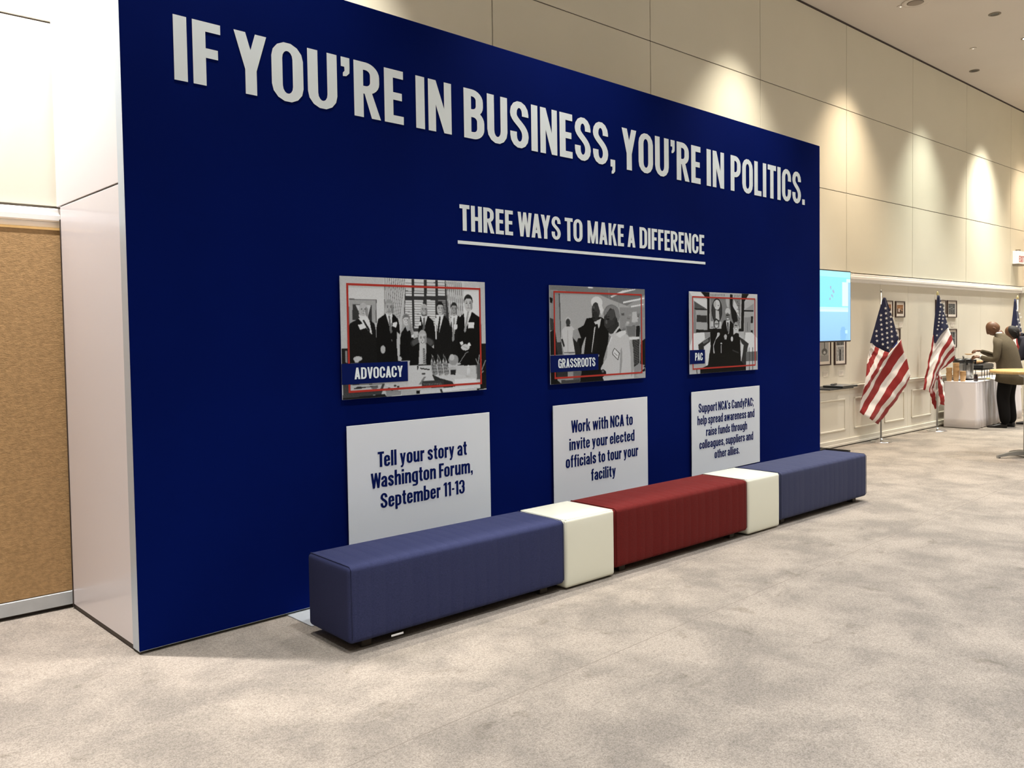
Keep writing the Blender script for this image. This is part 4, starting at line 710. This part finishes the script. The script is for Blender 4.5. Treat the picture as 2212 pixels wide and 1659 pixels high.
boxo('bracket', (-.3, -.018, 1.7), (.3, .004, 1.9), 'black', t, .003); boxo('base_bar', (-.35, -.32, .05), (-.30, .12, .09), 'black', t, .006); boxo('base_bar', (.25, -.32, .05), (.30, .12, .09), 'black', t, .006); boxo('cross_bar', (-.35, -.02, .055), (.30, .04, .085), 'black', t, .004)
for px in (-.325, .275):
    for py in (-.29, .09):
        c = MB(); c.lathe([(.024, -.012), (.026, 0), (.024, .012)], n=14); cc = c.build('caster', 'black', t); cc.rotation_euler = (0, PI / 2, 0); cc.location = (px, py, .027)
boxo('shelf', (-.30, -.36, .868), (.30, .0, .884), 'black', t, .003)
t = thing('laptop', 'closed black laptop lying on the shelf under the television', 'laptop', (8.66, .40, .886), TH)
boxo('base', (-.2, -.13, 0), (.19, .13, .018), 'black', t, .004); boxo('lid', (-.2, -.13, .0185), (.19, .13, .026), 'steel_b', t, .003)
t = thing('remote_control', 'slim black remote control lying on the closed laptop', 'remote', (8.56, .44, .914), TH + .3)
boxo('body', (-.09, -.025, 0), (.09, .025, .016), 'black', t, .005); boxo('button_pad', (-.07, -.015, .0162), (.05, .015, .019), 'can', t)

# ------------------------------------------------------------------ flags
RX = Vector((.722, -.692, 0)); FD = Vector((.692, .722, 0))
ANG = math.atan2(-.692, .722)
def star(mb, x, z, y, r, rot=0.0):
    vs = [(x, y, z)]
    for k in range(10):
        a = PI / 2 + rot + k * PI / 5; q = r if k % 2 == 0 else r * .42; vs.append((x + q * math.cos(a), y, z + q * math.sin(a)))
    mb.add(vs, [(0, 1 + k, 1 + (k + 1) % 10) for k in range(10)])
def stand(t, h, gold=True, base=True):
    mb = MB(); mb.lathe([(.145, 0), (.145, .006), (.12, .018), (.05, .032), (.025, .05), (.0125, .06)], n=32); mb.build('weighted_base', 'steel', t)
    mb = MB(); mb.tube([(0, 0, .05), (0, 0, h)], .0115, 12); mb.build('pole', 'steel_b', t)
    mb = MB(); mb.lathe([(.010, 0), (.018, .006), (.020, .02), (.012, .034), (.016, .045), (.004, .06)] if gold else [(.0135, 0), (.0135, .03)], (0, 0, h), 16); mb.build('finial', 'gold' if gold else 'steel_b', t)
def ribbon(S, E_, cols, conv, yoff, wav, N=26, sub=4, bow=.0, dep=.03, ctrl=None):
    """stripes as one draped sheet: S/E_ are boundary points at start and end, joined by curves"""
    mb = MB(); P = [conv(*q) for q in S]; Q = [conv(*q) for q in E_]; n = len(S)
    def cur(k, v):
        i = min(int(k), n - 2); f = k - i
        a = [P[i][j] * (1 - f) + P[i + 1][j] * f for j in (0, 1)]; b = [Q[i][j] * (1 - f) + Q[i + 1][j] * f for j in (0, 1)]
        m = [(a[j] + b[j]) / 2 for j in (0, 1)]; c = ctrl(k / (n - 1)) if ctrl else (0, bow)
        m[0] += c[0]; m[1] += c[1]
        return [(1 - v) ** 2 * a[j] + 2 * v * (1 - v) * m[j] + v * v * b[j] for j in (0, 1)]
    K = (n - 1) * sub; vs = []
    for i in range(K + 1):
        for j in range(N + 1):
            k = i / sub; v = j / N; x, z = cur(k, v)
            y = yoff + dep * math.sin(k * wav + v * 1.7) + .012 * math.sin(v * 19 + k * .8) + .006 * math.sin(v * 43 + k * 1.7) - .05 * math.sin(PI * k / (n - 1))
            vs.append((x, y - .42 * max(0, -x), z))
    fs = {0: [], 1: []}
    for i in range(K):
        for j in range(N):
            a = i * (N + 1) + j; fs[cols[i // sub]].append((a, a + 1, a + N + 2, a + N + 1))
    base = len(mb.v); mb.v += vs
    for m in (0, 1):
        for f in fs[m]: mb.f.append([q + base for q in f]); mb.mi.append(m); mb.sm.append(True)
    return mb
def solid(o, th=.003):
    md = o.modifiers.new('thickness', 'SOLIDIFY'); md.thickness = th; md.offset = 0
def fill(poly, conv, yoff, n=18, wave=.012):
    """canton: polygon between left and right edge lists (same length), swept down"""
    L_, R_ = poly; mb = MB(); vs = []; fs = []; m = len(L_); rows = []
    for i in range(m - 1):
        for s in range(n // (m - 1) + 1 if i == m - 2 else n // (m - 1)):
            f = s / (n // (m - 1)); l = conv(L_[i][0] * (1 - f) + L_[i + 1][0] * f, L_[i][1] * (1 - f) + L_[i + 1][1] * f); r = conv(R_[i][0] * (1 - f) + R_[i + 1][0] * f, R_[i][1] * (1 - f) + R_[i + 1][1] * f); rows.append((l, r))
    C = 12
    for i, (l, r) in enumerate(rows):
        for c in range(C + 1):
            f = c / C; vs.append((l[0] * (1 - f) + r[0] * f, yoff - .05 * math.sin(PI * f) * i / len(rows) + wave * math.sin(f * 9), l[1] * (1 - f) + r[1] * f))
    for i in range(len(rows) - 1):
        for c in range(C): a = i * (C + 1) + c; fs.append((a, a + 1, a + C + 2, a + C + 1))
    mb.add(vs, fs, 0, True); return mb
def canton_y(x, yoff): return yoff - .066
# nearest flag (645-wide study: 1 m = ~ 568 units)
t = thing('flag', 'United States flag on a chrome stand nearest the navy wall, bare pole tip showing', 'flag', (10.46, .65, 0), ANG, 'flags on chrome stands along the cream wall')
stand(t, 2.12, False)
cA = lambda x, y: ((x - 296) * .001765, 2.038 - (y - 108) * (2.038 - .254) / (1365 - 108))
S = [(197, 552), (237, 588), (268, 608), (302, 636), (335, 652), (440, 590), (462, 650), (485, 712), (500, 815), (512, 870), (515, 918)]
E_ = [(165, 700), (150, 760), (128, 890), (103, 1000), (82, 1110), (72, 1225), (105, 1258), (150, 1288), (187, 1316), (230, 1342), (272, 1366)]
S[5] = (432, 520)
cols = [1, 0, 1, 0, 1, 0, 1, 0, 1, 0]
o = ribbon(S, E_, cols, cA, -.03, 1.25, ctrl=lambda f: (.0 + .10 * max(0, f - .45), -.02 + .05 * max(0, f - .6))).build('stripe_field', ['red', 'white_n'], t); solid(o)
o = fill(([(302, 106), (265, 250), (232, 400), (197, 552), (262, 605), (333, 655)], [(322, 110), (365, 255), (402, 420), (430, 515), (385, 590), (337, 655)]), cA, -.045, n=30).build('star_field', 'navy_n', t); solid(o)
mb = MB()
for x, y in ((302, 215), (305, 264), (309, 313), (311, 360), (313, 409), (314, 458), (316, 504), (318, 552), (319, 602), (342, 250), (344, 299), (345, 348), (347, 397), (350, 443), (352, 492), (355, 541), (385, 384), (390, 432), (397, 480), (265, 327), (268, 374), (272, 422), (275, 470), (278, 518), (281, 567), (230, 437), (231, 485), (235, 533), (266, 282)):
    q = cA(x, y); star(mb, q[0], q[1], -.118, .023, .1)
o = mb.build('stars', 'shirt', t)
# middle flag
t = thing('flag', 'United States flag with folded twin tails beside the coffee table, gold tip', 'flag', (12.30, .55, 0), ANG, 'flags on chrome stands along the cream wall')
stand(t, 2.11)
cB = lambda x, y: ((x - 1022) * .00199, 2.102 - (y - 285) * (2.102 - .337) / (1170 - 285))
S = [(966, 585), (972, 640), (1086, 532), (1100, 585), (1108, 628), (1118, 668), (1130, 705), (1143, 745), (1141, 790)]
E_ = [(870, 1008), (884, 1013), (892, 1017), (904, 1024), (918, 1032), (932, 1040), (946, 1046), (960, 1000), (962, 945)]
o = ribbon(S, E_, [0, 1, 1, 0, 1, 0, 1, 0], cB, -.06, 1.1, dep=.02, ctrl=lambda f: (-.12 * min(1, max(0, f - .1) * 4) - .01, -.04)).build('stripe_field', ['red', 'white_n'], t); solid(o)
o = ribbon([(960, 965), (985, 930), (1005, 900), (1025, 880), (1045, 868)], [(1018, 1172), (1036, 1158), (1046, 1130), (1080, 1138), (1083, 1125)], [0, 1, 0, 1], cB, .045, 1.0, dep=.015, ctrl=lambda f: (-.05 + .12 * f, 0)).build('tail', ['red', 'white_n'], t); solid(o)
o = ribbon([(1030, 880), (1045, 868), (1062, 900)], [(1078, 1136), (1082, 1130), (1084, 1100)], [0, 0], cB, .07, 1.0, dep=.01, ctrl=lambda f: (.03, 0)).build('tail', ['red', 'white_n'], t); solid(o)
o = fill(([(1000, 283), (985, 400), (972, 520), (966, 585), (970, 620), (974, 652)], [(1016, 285), (1048, 400), (1078, 500), (1088, 530), (1035, 580), (976, 652)]), cB, -.085, n=30, wave=.006).build('star_field', 'navy_n', t); solid(o)
mb = MB()
for x, y in ((1010, 314), (1009, 342), (1007, 372), (1004, 411), (1001, 436), (998, 463), (995, 490), (992, 517), (985, 545), (981, 592), (1032, 350), (1033, 381), (1033, 408), (1029, 440), (1026, 466), (1022, 495), (1018, 545), (1051, 436), (1054, 463), (1057, 503)):
    q = cB(x, y); star(mb, q[0], q[1], -.15, .020, .1)
mb.build('stars', 'shirt', t)
# farthest flag
t = thing('flag', 'United States flag farthest away, rising behind the stooping men', 'flag', (15.6, .35, 0), ANG, 'flags on chrome stands along the cream wall')
stand(t, 2.11)
cC = lambda x, y: ((x - 1612) * .00238 * 1.0, 2.10 - (y - 315) * .00236)
S = [(1548, 560), (1560, 590), (1580, 600), (1600, 610), (1630, 560)]; E_ = [(1510, 950), (1530, 980), (1560, 1010), (1600, 1020), (1640, 1000)]
o = ribbon(S, E_, [0, 1, 0, 1], cC, -.03, 1.2).build('stripe_field', ['red', 'white_n'], t); solid(o)
o = fill(([(1575, 312), (1562, 450), (1548, 560), (1580, 600)], [(1588, 312), (1612, 450), (1636, 560), (1600, 610)]), cC, -.045).build('star_field', 'navy_n', t); solid(o)
mb = MB()
for x, y in ((1598, 425), (1607, 450), (1587, 468), (1600, 493), (1578, 520), (1608, 525), (1580, 400), (1590, 545)):
    q = cC(x, y); star(mb, q[0], q[1], -.115, .026, .1)
mb.build('stars', 'shirt', t)

# ------------------------------------------------------------------ buffet table with draped cloth
TX0, TX1, TY0, TY1, TZ = 12.90, 15.2, .19, .655, .745
t = thing('buffet_table', 'long buffet table hidden under white linen against the cream wall', 'table', (12.90, .19, 0))
boxo('tabletop', (.03, .03, .705), (TX1 - TX0, TY1 - TY0, .735), 'wood', t, .003)
for px in (.10, TX1 - TX0 - .1):
    for py in (.09, TY1 - TY0 - .08): mb = MB(); mb.tube([(px, py, 0), (px, py, .705)], .014, 8); mb.build('leg', 'steel_b', t)
def cloth():
    mb = MB(); pts = []
    L, Wd = TX1 - TX0, TY1 - TY0
    n1, n2 = 30, 150
    for i in range(n1 + 1): pts.append((0, Wd * (1 - i / n1), 'e'))
    for i in range(1, n2 + 1): pts.append((L * i / n2, 0, 'f'))
    rows = [(1.0, .742), (1.0, .735), (1.0, .70), (1.0, .5), (1.0, .3), (1.0, .15), (1.0, .012)]
    vs = []
    for r, (s, z) in enumerate(rows):
        k = max(0, (.735 - z) / .72)
        for i, (x, y, e) in enumerate(pts):
            if e == 'f':
                a = x / .062 * 2 * PI * .5; off = k ** .5 * .020 * math.sin(a + math.sin(x * 9)) + k * .015 * math.sin(x * 23) + .012 * k
                vs.append((x, y - off, z))
            else: vs.append((x - .008 * k - .012 * k * math.sin(y * 14) * (1 - (1 - y / Wd) * .3), y - (.012 * k if i == n1 else 0), z))
    n = len(pts); fs = []
    for r in range(len(rows) - 1):
        for i in range(n - 1): a = r * n + i; fs.append((a, a + 1, a + n + 1, a + n))
    mb.add(vs, fs, 0, True)
    mb.box((-.002, -.002, .7365), (L, Wd, .7435), 0, .003)
    return mb
o = cloth().build('tablecloth', 'linen'); o.location = (12.90, .19, 0); solid(o, .003); tag(o, 'white linen cloth draped to the floor with gathered pleats on the buffet table', 'tablecloth')
mb = MB()
for k in range(3): mb.add([(-.012, .08 + k * .17, .70), (-.012, .17 + k * .17, .70), (-.020, .125 + k * .17, .655)], [(0, 1, 2)])
TT = .7455
def cups(x, y, n, h0, label, r=.046):
    t = thing('paper_cup_stack', label, 'paper cups', (x, y, TT), 0, 'stacks of kraft paper cups on the buffet')
    for k in range(n):
        mb = MB(); hb = .095; z = k * .010 + (h0 * (k // 5))
        mb.lathe([(r * .72, z), (r * .98, z + hb - .004), (r * 1.04, z + hb), (r * .98, z + hb - .001), (r * .7, z + .006)], n=18); mb.build('cup', 'kraft', t)
    return t
cups(12.955, .60, 9, .045, 'tall stack of kraft paper cups farthest from the dark bottle')
cups(12.965, .50, 14, .035, 'tallest stack of kraft paper cups, in the middle')
cups(12.975, .40, 6, .02, 'short stack of kraft paper cups closest to the steel dispenser')
def urn(x, y, label, rz=0):
    t = thing('coffee_dispenser', label, 'coffee dispenser', (x, y, TT), rz, 'steel airpot coffee dispensers')
    mb = MB(); mb.lathe([(.075, 0), (.088, .006), (.088, .27), (.080, .285)], n=28); mb.build('body', 'steel_b', t)
    mb = MB(); mb.lathe([(.080, .283), (.092, .292), (.094, .33), (.07, .352), (.02, .356)], n=24); mb.box((-.16, -.022, .30), (-.06, .022, .332), 0, .006); mb.box((-.16, -.012, .25), (-.135, .012, .31), 0, .004); mb.build('pump_lid', 'black', t)
    mb = MB(); mb.tube([(-.02, -.09, .32), (.0, -.085, .372), (.05, -.05, .388), (.09, .0, .38), (.10, .03, .33)], .008, 8); mb.build('handle', 'black', t)
    mb = MB(); mb.lathe([(.078, -.0), (.092, .001), (.092, .018), (.088, .02)], n=24); mb.build('base_ring', 'black', t)
    return t
urn(13.46, .490, 'steel coffee dispenser with black pump lid, in front', 2.6); urn(13.22, .540, 'steel coffee dispenser with black pump lid, tucked nearer the wall', 2.6)
t = thing('sauce_bottle', 'small dark bottle standing in front of the steel coffee dispenser', 'bottle', (13.08, .245, TT))
mb = MB(); mb.lathe([(.026, 0), (.030, .006), (.030, .07), (.024, .085), (.024, .088)], n=20); mb.build('body', 'bottle', t); mb = MB(); mb.lathe([(.024, .088), (.026, .09), (.025, .112), (.02, .115)], n=18); mb.build('cap', 'black', t)
t = thing('chafing_tray', 'black buffet warming tray with bread on a dark wire rack', 'serving tray', (14.02, .50, TT))
mb = MB(); mb.box((-.27, -.15, .16), (.30, .15, .25), 0, .02); mb.build('pan', 'black', t)
mb = MB()
for px in (-.25, -.12, .02, .14, .27):
    for py in (-.13, .13): mb.tube([(px, py, 0), (px, py, .17)], .006, 6)
mb.box((-.27, -.15, .15), (.30, .15, .162)); mb.build('rack', 'black', t)
for k, (px, py) in enumerate(((-.20, -.05), (-.13, .04), (-.05, -.03), (.02, .06))):
    mb = MB(); mb.lathe([(.01, 0), (.05, .012), (.058, .03), (.045, .05), (.01, .058)], (px, py, .252), 14); mb.build('bread_roll', 'food', t)
mb = MB(); mb.lathe([(.02, .252), (.10, .262), (.15, .29), (.152, .292), (.10, .268), (.02, .258)], (.15, 0, 0), 24); mb.build('serving_plate', 'steel_b', t)
for k, (px, py, n_, r) in enumerate(((13.62, .60, 8, .09), (13.45, .29, 4, .085))):
    t = thing('plate_stack', ('taller' if k == 0 else 'lower') + ' stack of white plates on the buffet by the dark bottle', 'plates', (px, py, TT), 0, 'white plates on the buffet')
    for q in range(n_): mb = MB(); mb.lathe([(r * .6, q * .009), (r, q * .009 + .008), (r * 1.0, q * .009 + .010), (r * .6, q * .009 + .004)], n=24); mb.build('plate', 'china', t)
t = thing('cheese_platter', 'low platter of pale yellow cheese near the man in the olive jacket', 'platter', (13.72, .265, TT))
mb = MB(); mb.lathe([(.05, 0), (.10, .010), (.10, .013), (.05, .006)], n=24); mb.build('dish', 'china', t)
for k in range(6): boxo('cheese_slice', (-.06 + k * .018, -.03, .008 + .002 * k), (-.03 + k * .018, .035, .03), 'cheese', t, .003)
for k, (px, py) in enumerate(((13.20, .27), (13.33, .235))):
    t = thing('napkin', ('nearer' if k == 0 else 'farther') + ' folded white napkin lying flat on the buffet table', 'napkin', (px, py, TT), .4 * k, 'folded napkins'); boxo('fold', (-.06, -.04, 0), (.06, .04, .004), 'linen', t, .001); boxo('fold', (-.055, -.04, .0042), (.05, .03, .007), 'linen', t, .001)

# ------------------------------------------------------------------ high-top table at the frame edge
t = thing('high_top_table', 'round honey wood high-top table on a grey steel column by the frame edge', 'table', (10.07, -1.28, 0), R(-45))
mb = MB(); mb.lathe([(.39, 1.034), (.405, 1.040), (.408, 1.058), (.402, 1.072), (.39, 1.075)], n=56); mb.build('top', 'wood', t)
mb = MB(); mb.lathe([(.040, .09), (.040, .98), (.09, 1.0), (.10, 1.033)], n=24); mb.build('column', 'steel_b', t)
for k in range(4):
    a = R(90 * k); c, s = math.cos(a), math.sin(a); mb = MB(); vs = []; fs = []
    prof = [(.03, .085, .030, .05), (.12, .085, .027, .045), (.24, .065, .023, .035), (.34, .040, .020, .028), (.36, .030, .020, .028)]
    for r_, zt_, hw, hh in prof:
        for dy, z in ((-hw, zt_ - hh), (hw, zt_ - hh), (hw * .8, zt_), (-hw * .8, zt_)): vs.append((r_ * c - dy * s, r_ * s + dy * c, max(z, .0)))
    for i in range(len(prof) - 1):
        for q in range(4): a_ = i * 4 + q; b_ = i * 4 + (q + 1) % 4; fs.append((a_, b_, b_ + 4, a_ + 4))
    fs.append((0, 1, 2, 3)); fs.append(tuple(len(vs) - 4 + q for q in range(4))); mb.add(vs, fs)
    lg = mb.build('leg', 'steel_b', t)
    g = MB(); g.lathe([(.014, 0), (.016, .004), (.012, .014)], (.335 * c, .335 * s, 0), 12); g.build('glide', 'black', lg)

# ------------------------------------------------------------------ people
def skin_obj(name, chains, mats, region, parent, sub=2):
    """chains: list of lists of (x,y,z,rx,ry); first point of later chains may repeat an existing one (shared joint)"""
    vs = []; rad = []; es = []; key = {}
    for ch in chains:
        prev = None
        for p in ch:
            k = (round(p[0], 4), round(p[1], 4), round(p[2], 4))
            if k not in key: key[k] = len(vs); vs.append(p[:3]); rad.append((p[3], p[4] if len(p) > 4 else p[3]))
            if prev is not None and prev != key[k]: es.append((prev, key[k]))
            prev = key[k]
    me = bpy.data.meshes.new(name); me.from_pydata(vs, es, []); o = bpy.data.objects.new(name, me); COL.objects.link(o)
    md = o.modifiers.new('skin', 'SKIN'); md.use_smooth_shade = True
    for i, r in enumerate(rad): o.data.skin_vertices[0].data[i].radius = r; o.data.skin_vertices[0].data[i].use_root = (i == 0)
    sd = o.modifiers.new('sub', 'SUBSURF'); sd.levels = sub; sd.render_levels = sub
    dg = bpy.context.evaluated_depsgraph_get(); ev = o.evaluated_get(dg); nm = bpy.data.meshes.new_from_object(ev)
    bpy.data.objects.remove(o); bpy.data.meshes.remove(me)
    nm.name = name
    nm.materials.clear()
    for m in mats: nm.materials.append(M[m])
    for p in nm.polygons: p.material_index = region(p.center); p.use_smooth = True
    return link(name, nm, parent)
def hand(parent, wrist, direc, down, m='skin', curl=.5):
    d = Vector(direc).normalized(); n = Vector(down); n = (n - d * n.dot(d)).normalized(); s = d.cross(n)
    w0 = Vector(wrist); ch = []
    palm = [w0, w0 + d * .045, w0 + d * .085]
    ch.append([(*palm[0], .024, .020), (*palm[1], .036, .016), (*palm[2], .038, .014)])
    for k, (off, ln) in enumerate(((-.030, .070), (-.010, .080), (.010, .075), (.029, .060))):
        b = palm[2] + s * off; q = [(*palm[2], .038, .014), (*(b + d * .008), .0095)]
        pos = b + d * .008; a = 0
        for j in range(3):
            a += curl; pos = pos + (d * math.cos(a) + n * math.sin(a)) * (ln / 3); q.append((*pos, .0088 - .0008 * j))
        ch.append(q)
    b = palm[0] + d * .025 - s * .03; ch.append([(*palm[1], .036, .016), (*(palm[1] - s * .035 + n * .01), .012), (*(palm[1] - s * .050 + d * .03 + n * .025), .0105), (*(palm[1] - s * .050 + d * .055 + n * .035), .009)])
    return skin_obj('hand', ch, [m], lambda c: 0, parent, 1)
def head_mesh(name, m, parent, c, rx=.076, ry=.098, rz=.118, tilt=0.0, yaw=0.0):
    """head looking along +y, with brow, nose, lips, chin, eye hollows and ears"""
    bm = bmesh.new(); bmesh.ops.create_uvsphere(bm, u_segments=36, v_segments=28, radius=1.0)
    for v in bm.verts:
        x, y, z = v.co; f = max(0, y)
        sx = rx * (1 - .22 * max(0, -z - .1)); px, py, pz = x * sx, y * ry, z * rz
        if z < -.2 and y > 0: py += .012 * (-z) * f
        if z < -.3 and y < 0: py += .05 * (-z - .3); 
        g = lambda cx, cz, s: math.exp(-((x - cx) ** 2 + (z - cz) ** 2) / s)
        if y > 0:
            py += f * (.026 * g(0, -.18, .018) + .012 * g(0, .02, .02) + .008 * g(0, .2, .06) - .012 * g(.33, .02, .02) - .012 * g(-.33, .02, .02) + .009 * g(0, -.50, .02) + .012 * g(0, -.82, .03))
        v.co = (px, py, pz)
    for sx in (-1, 1):
        r = bmesh.ops.create_uvsphere(bm, u_segments=10, v_segments=8, radius=1.0)
        for v in r['verts']: x, y, z = v.co; v.co = (sx * (rx * .99 + .006) + x * .008, -.005 + y * .018 + z * .004, -.008 + z * .030)
    me = bpy.data.meshes.new(name); bm.to_mesh(me); bm.free(); me.materials.append(M[m])
    for p in me.polygons: p.use_smooth = True
    o = link(name, me, parent); o.location = c; o.rotation_euler = (tilt, 0, yaw); return o
def shoe(parent, x, y, rz):
    mb = MB(); vs = []; fs = []; prof = [(-.085, .030, .075), (-.05, .038, .080), (.02, .042, .070), (.09, .048, .048), (.15, .046, .036), (.185, .030, .026), (.195, .012, .02)]
    for py, hw, h in prof:
        for k in range(9): a = PI * k / 8; vs.append((hw * math.cos(a), py, .004 + h * math.sin(a) ** .7 if 0 < k < 8 else .004))
    for i in range(len(prof) - 1):
        for k in range(8): a = i * 9 + k; fs.append((a, a + 1, a + 10, a + 9))
        fs.append((i * 9, i * 9 + 8, i * 9 + 17, i * 9 + 9))
    fs.append(tuple(range(9))); fs.append(tuple(len(vs) - 9 + k for k in range(9))); mb.add(vs, fs, 0, True)
    o = mb.build('shoe', 'shoe', parent); o.location = (x, y, 0); o.rotation_euler = (0, 0, rz); return o
def jacket(parent, m, rows, n=28, name='jacket'):
    """rows: (cx, cy, z, rx, ry) from hem to shoulder; a tailored back with a centre vent"""
    mb = MB(); vs = []; fs = []
    for i, (cx, cy, z, rx, ry) in enumerate(rows):
        for k in range(n):
            a = 2 * PI * k / n; q = 1 + (.03 * math.sin(a * 5 + i) if i < 3 else .012 * math.sin(a * 7 + i * 2))
            vs.append((cx + rx * q * math.cos(a) * (abs(math.cos(a)) ** -.12 if abs(math.cos(a)) > .05 else 1), cy + ry * q * math.sin(a), z + (.03 * math.sin(a) if i == 0 else 0)))
    for i in range(len(rows) - 1):
        for k in range(n): a, b = i * n + k, i * n + (k + 1) % n; fs.append((a, b, b + n, a + n))
    mb.add(vs, fs, 0, True); o = mb.build(name, m, parent); solid(o, .006); return o
# man in the olive jacket: stands at the buffet facing the wall, back three-quarters to the camera, head bowed
t = thing('person', 'bald man in an olive tweed jacket and black trousers, stooping over the buffet table', 'person', (13.485, -.06, 0))
rg = lambda c: 2 if (c.z > 1.49 and abs(c.x) < .12) else (1 if c.z > .93 or abs(c.x) > .235 else 0)
pel = (0, -.06, .93, .155, .115); ch_ = (0, .02, 1.30, .185, .120)
skin_obj('body', [[pel, (0, -.04, 1.10, .150, .105), ch_, (0, .055, 1.42, .115, .085), (-.008, .085, 1.50, .058, .060), (-.02, .115, 1.555, .052, .056)],
                  [pel, (-.10, -.05, .84, .118, .128), (-.12, .0, .50, .098, .104), (-.12, -.04, .12, .082, .092), (-.12, -.03, .055, .046, .052)],
                  [pel, (.10, -.05, .84, .118, .128), (.125, -.01, .50, .098, .104), (.135, -.06, .12, .082, .092), (.125, -.05, .055, .046, .052)],
                  [ch_, (-.165, .045, 1.385, .075, .075), (-.225, .04, 1.33, .068, .066), (-.285, .05, 1.08, .055, .058), (-.235, .22, 1.10, .046, .046), (-.19, .30, 1.125, .034, .034)],
                  [ch_, (.165, .045, 1.385, .075, .075), (.225, .05, 1.33, .068, .066), (.265, .12, 1.09, .055, .058), (.10, .30, 1.18, .046, .046), (.02, .37, 1.22, .034, .034)]],
         ['trouser', 'suit1', 'skin'], rg, t)
jacket(t, 'suit1', [(0, -.06, .715, .245, .190), (0, -.06, .83, .240, .185), (0, -.055, .95, .228, .172), (0, -.04, 1.10, .218, .158), (0, -.01, 1.25, .230, .152), (0, .02, 1.36, .218, .132), (0, .04, 1.425, .150, .102), (-.005, .07, 1.47, .088, .082), (-.010, .088, 1.50, .072, .070)])
mb = MB(); mb.lathe([(.064, 0), (.070, .03), (.060, .045)], (-.014, .096, 1.478), 20); mb.build('shirt_collar', 'shirt', t)
mb = MB(); mb.lathe([(.036, 0), (.036, .02)], (0, 0, 0), 16); c1 = mb.build('shirt_cuff', 'shirt', t); c1.location = (-.192, .296, 1.123); c1.rotation_euler = (R(-65), 0, R(30))
hm = head_mesh('head', 'skin', t, (-.045, .165, 1.585), tilt=R(-38), yaw=R(22))
hand(t, (-.195, .292, 1.122), (-.35, .9, .05), (.6, 0, -.6)); hand(t, (.022, .368, 1.219), (-.75, .5, .1), (-.2, .3, -1))
shoe(t, -.13, .02, R(18)); shoe(t, .13, -.02, R(-8))
t = thing('snack_plate', 'small tan snack dish held by the man in the olive jacket', 'dish', (13.30, .42, 1.16))
mb = MB(); mb.lathe([(.03, 0), (.06, .012), (.065, .02), (.03, .006)], n=20); mb.build('dish', 'kraft', t)
# second guest, mostly beyond the frame: charcoal jacket, bent forward
t = thing('person', 'dark-haired man in a charcoal jacket bending forward behind the olive-jacketed man', 'person', (14.30, -.27, 0), R(10))
pel = (0, -.06, .93, .155, .115); ch_ = (-.03, .10, 1.30, .190, .125)
rg2 = lambda c: 2 if (c.y > .20 and c.z > 1.40 and abs(c.x + .1) < .1) else (1 if c.z > .93 or abs(c.x + .02) > .26 else 0)
skin_obj('body', [[pel, (0, -.01, 1.10, .150, .110), ch_, (-.05, .16, 1.40, .115, .090), (-.08, .21, 1.46, .055, .058), (-.11, .25, 1.49, .050, .054)],
                  [pel, (-.10, -.05, .84, .100, .110), (-.13, .04, .50, .074, .078), (-.15, .02, .12, .056, .060), (-.15, .03, .055, .046, .052)],
                  [pel, (.10, -.05, .84, .100, .110), (.115, -.01, .50, .074, .078), (.125, -.06, .12, .056, .060), (.125, -.05, .055, .046, .052)],
                  [ch_, (-.19, .12, 1.37, .075, .075), (-.25, .13, 1.31, .066, .066), (-.30, .20, 1.07, .055, .058), (-.22, .36, 1.06, .044, .044), (-.16, .44, 1.07, .034, .034)],
                  [ch_, (.14, .10, 1.38, .078, .078), (.20, .10, 1.32, .068, .066), (.25, .18, 1.08, .055, .058), (.15, .36, 1.08, .044, .044), (.08, .43, 1.09, .034, .034)]],
         ['trouser', 'suit2', 'skin'], rg2, t)
jacket(t, 'suit2', [(0, -.06, .76, .210, .165), (0, -.055, .90, .206, .158), (0, -.02, 1.06, .200, .150), (-.02, .04, 1.20, .212, .150), (-.03, .10, 1.33, .212, .140), (-.045, .14, 1.41, .150, .110), (-.06, .18, 1.45, .085, .085)])
head_mesh('head', 'skin', t, (-.150, .315, 1.515), tilt=R(-45), yaw=R(15))
hr = head_mesh('hair', 'hair', t, (-.150, .300, 1.520), rx=.086, ry=.094, rz=.118, tilt=R(-45), yaw=R(15))
hand(t, (-.162, .437, 1.070), (.3, .9, -.1), (.3, 0, -.8)); hand(t, (.083, .427, 1.089), (-.4, .9, -.1), (-.3, 0, -.8))
shoe(t, -.155, .06, R(12)); shoe(t, .13, -.02, R(-8))
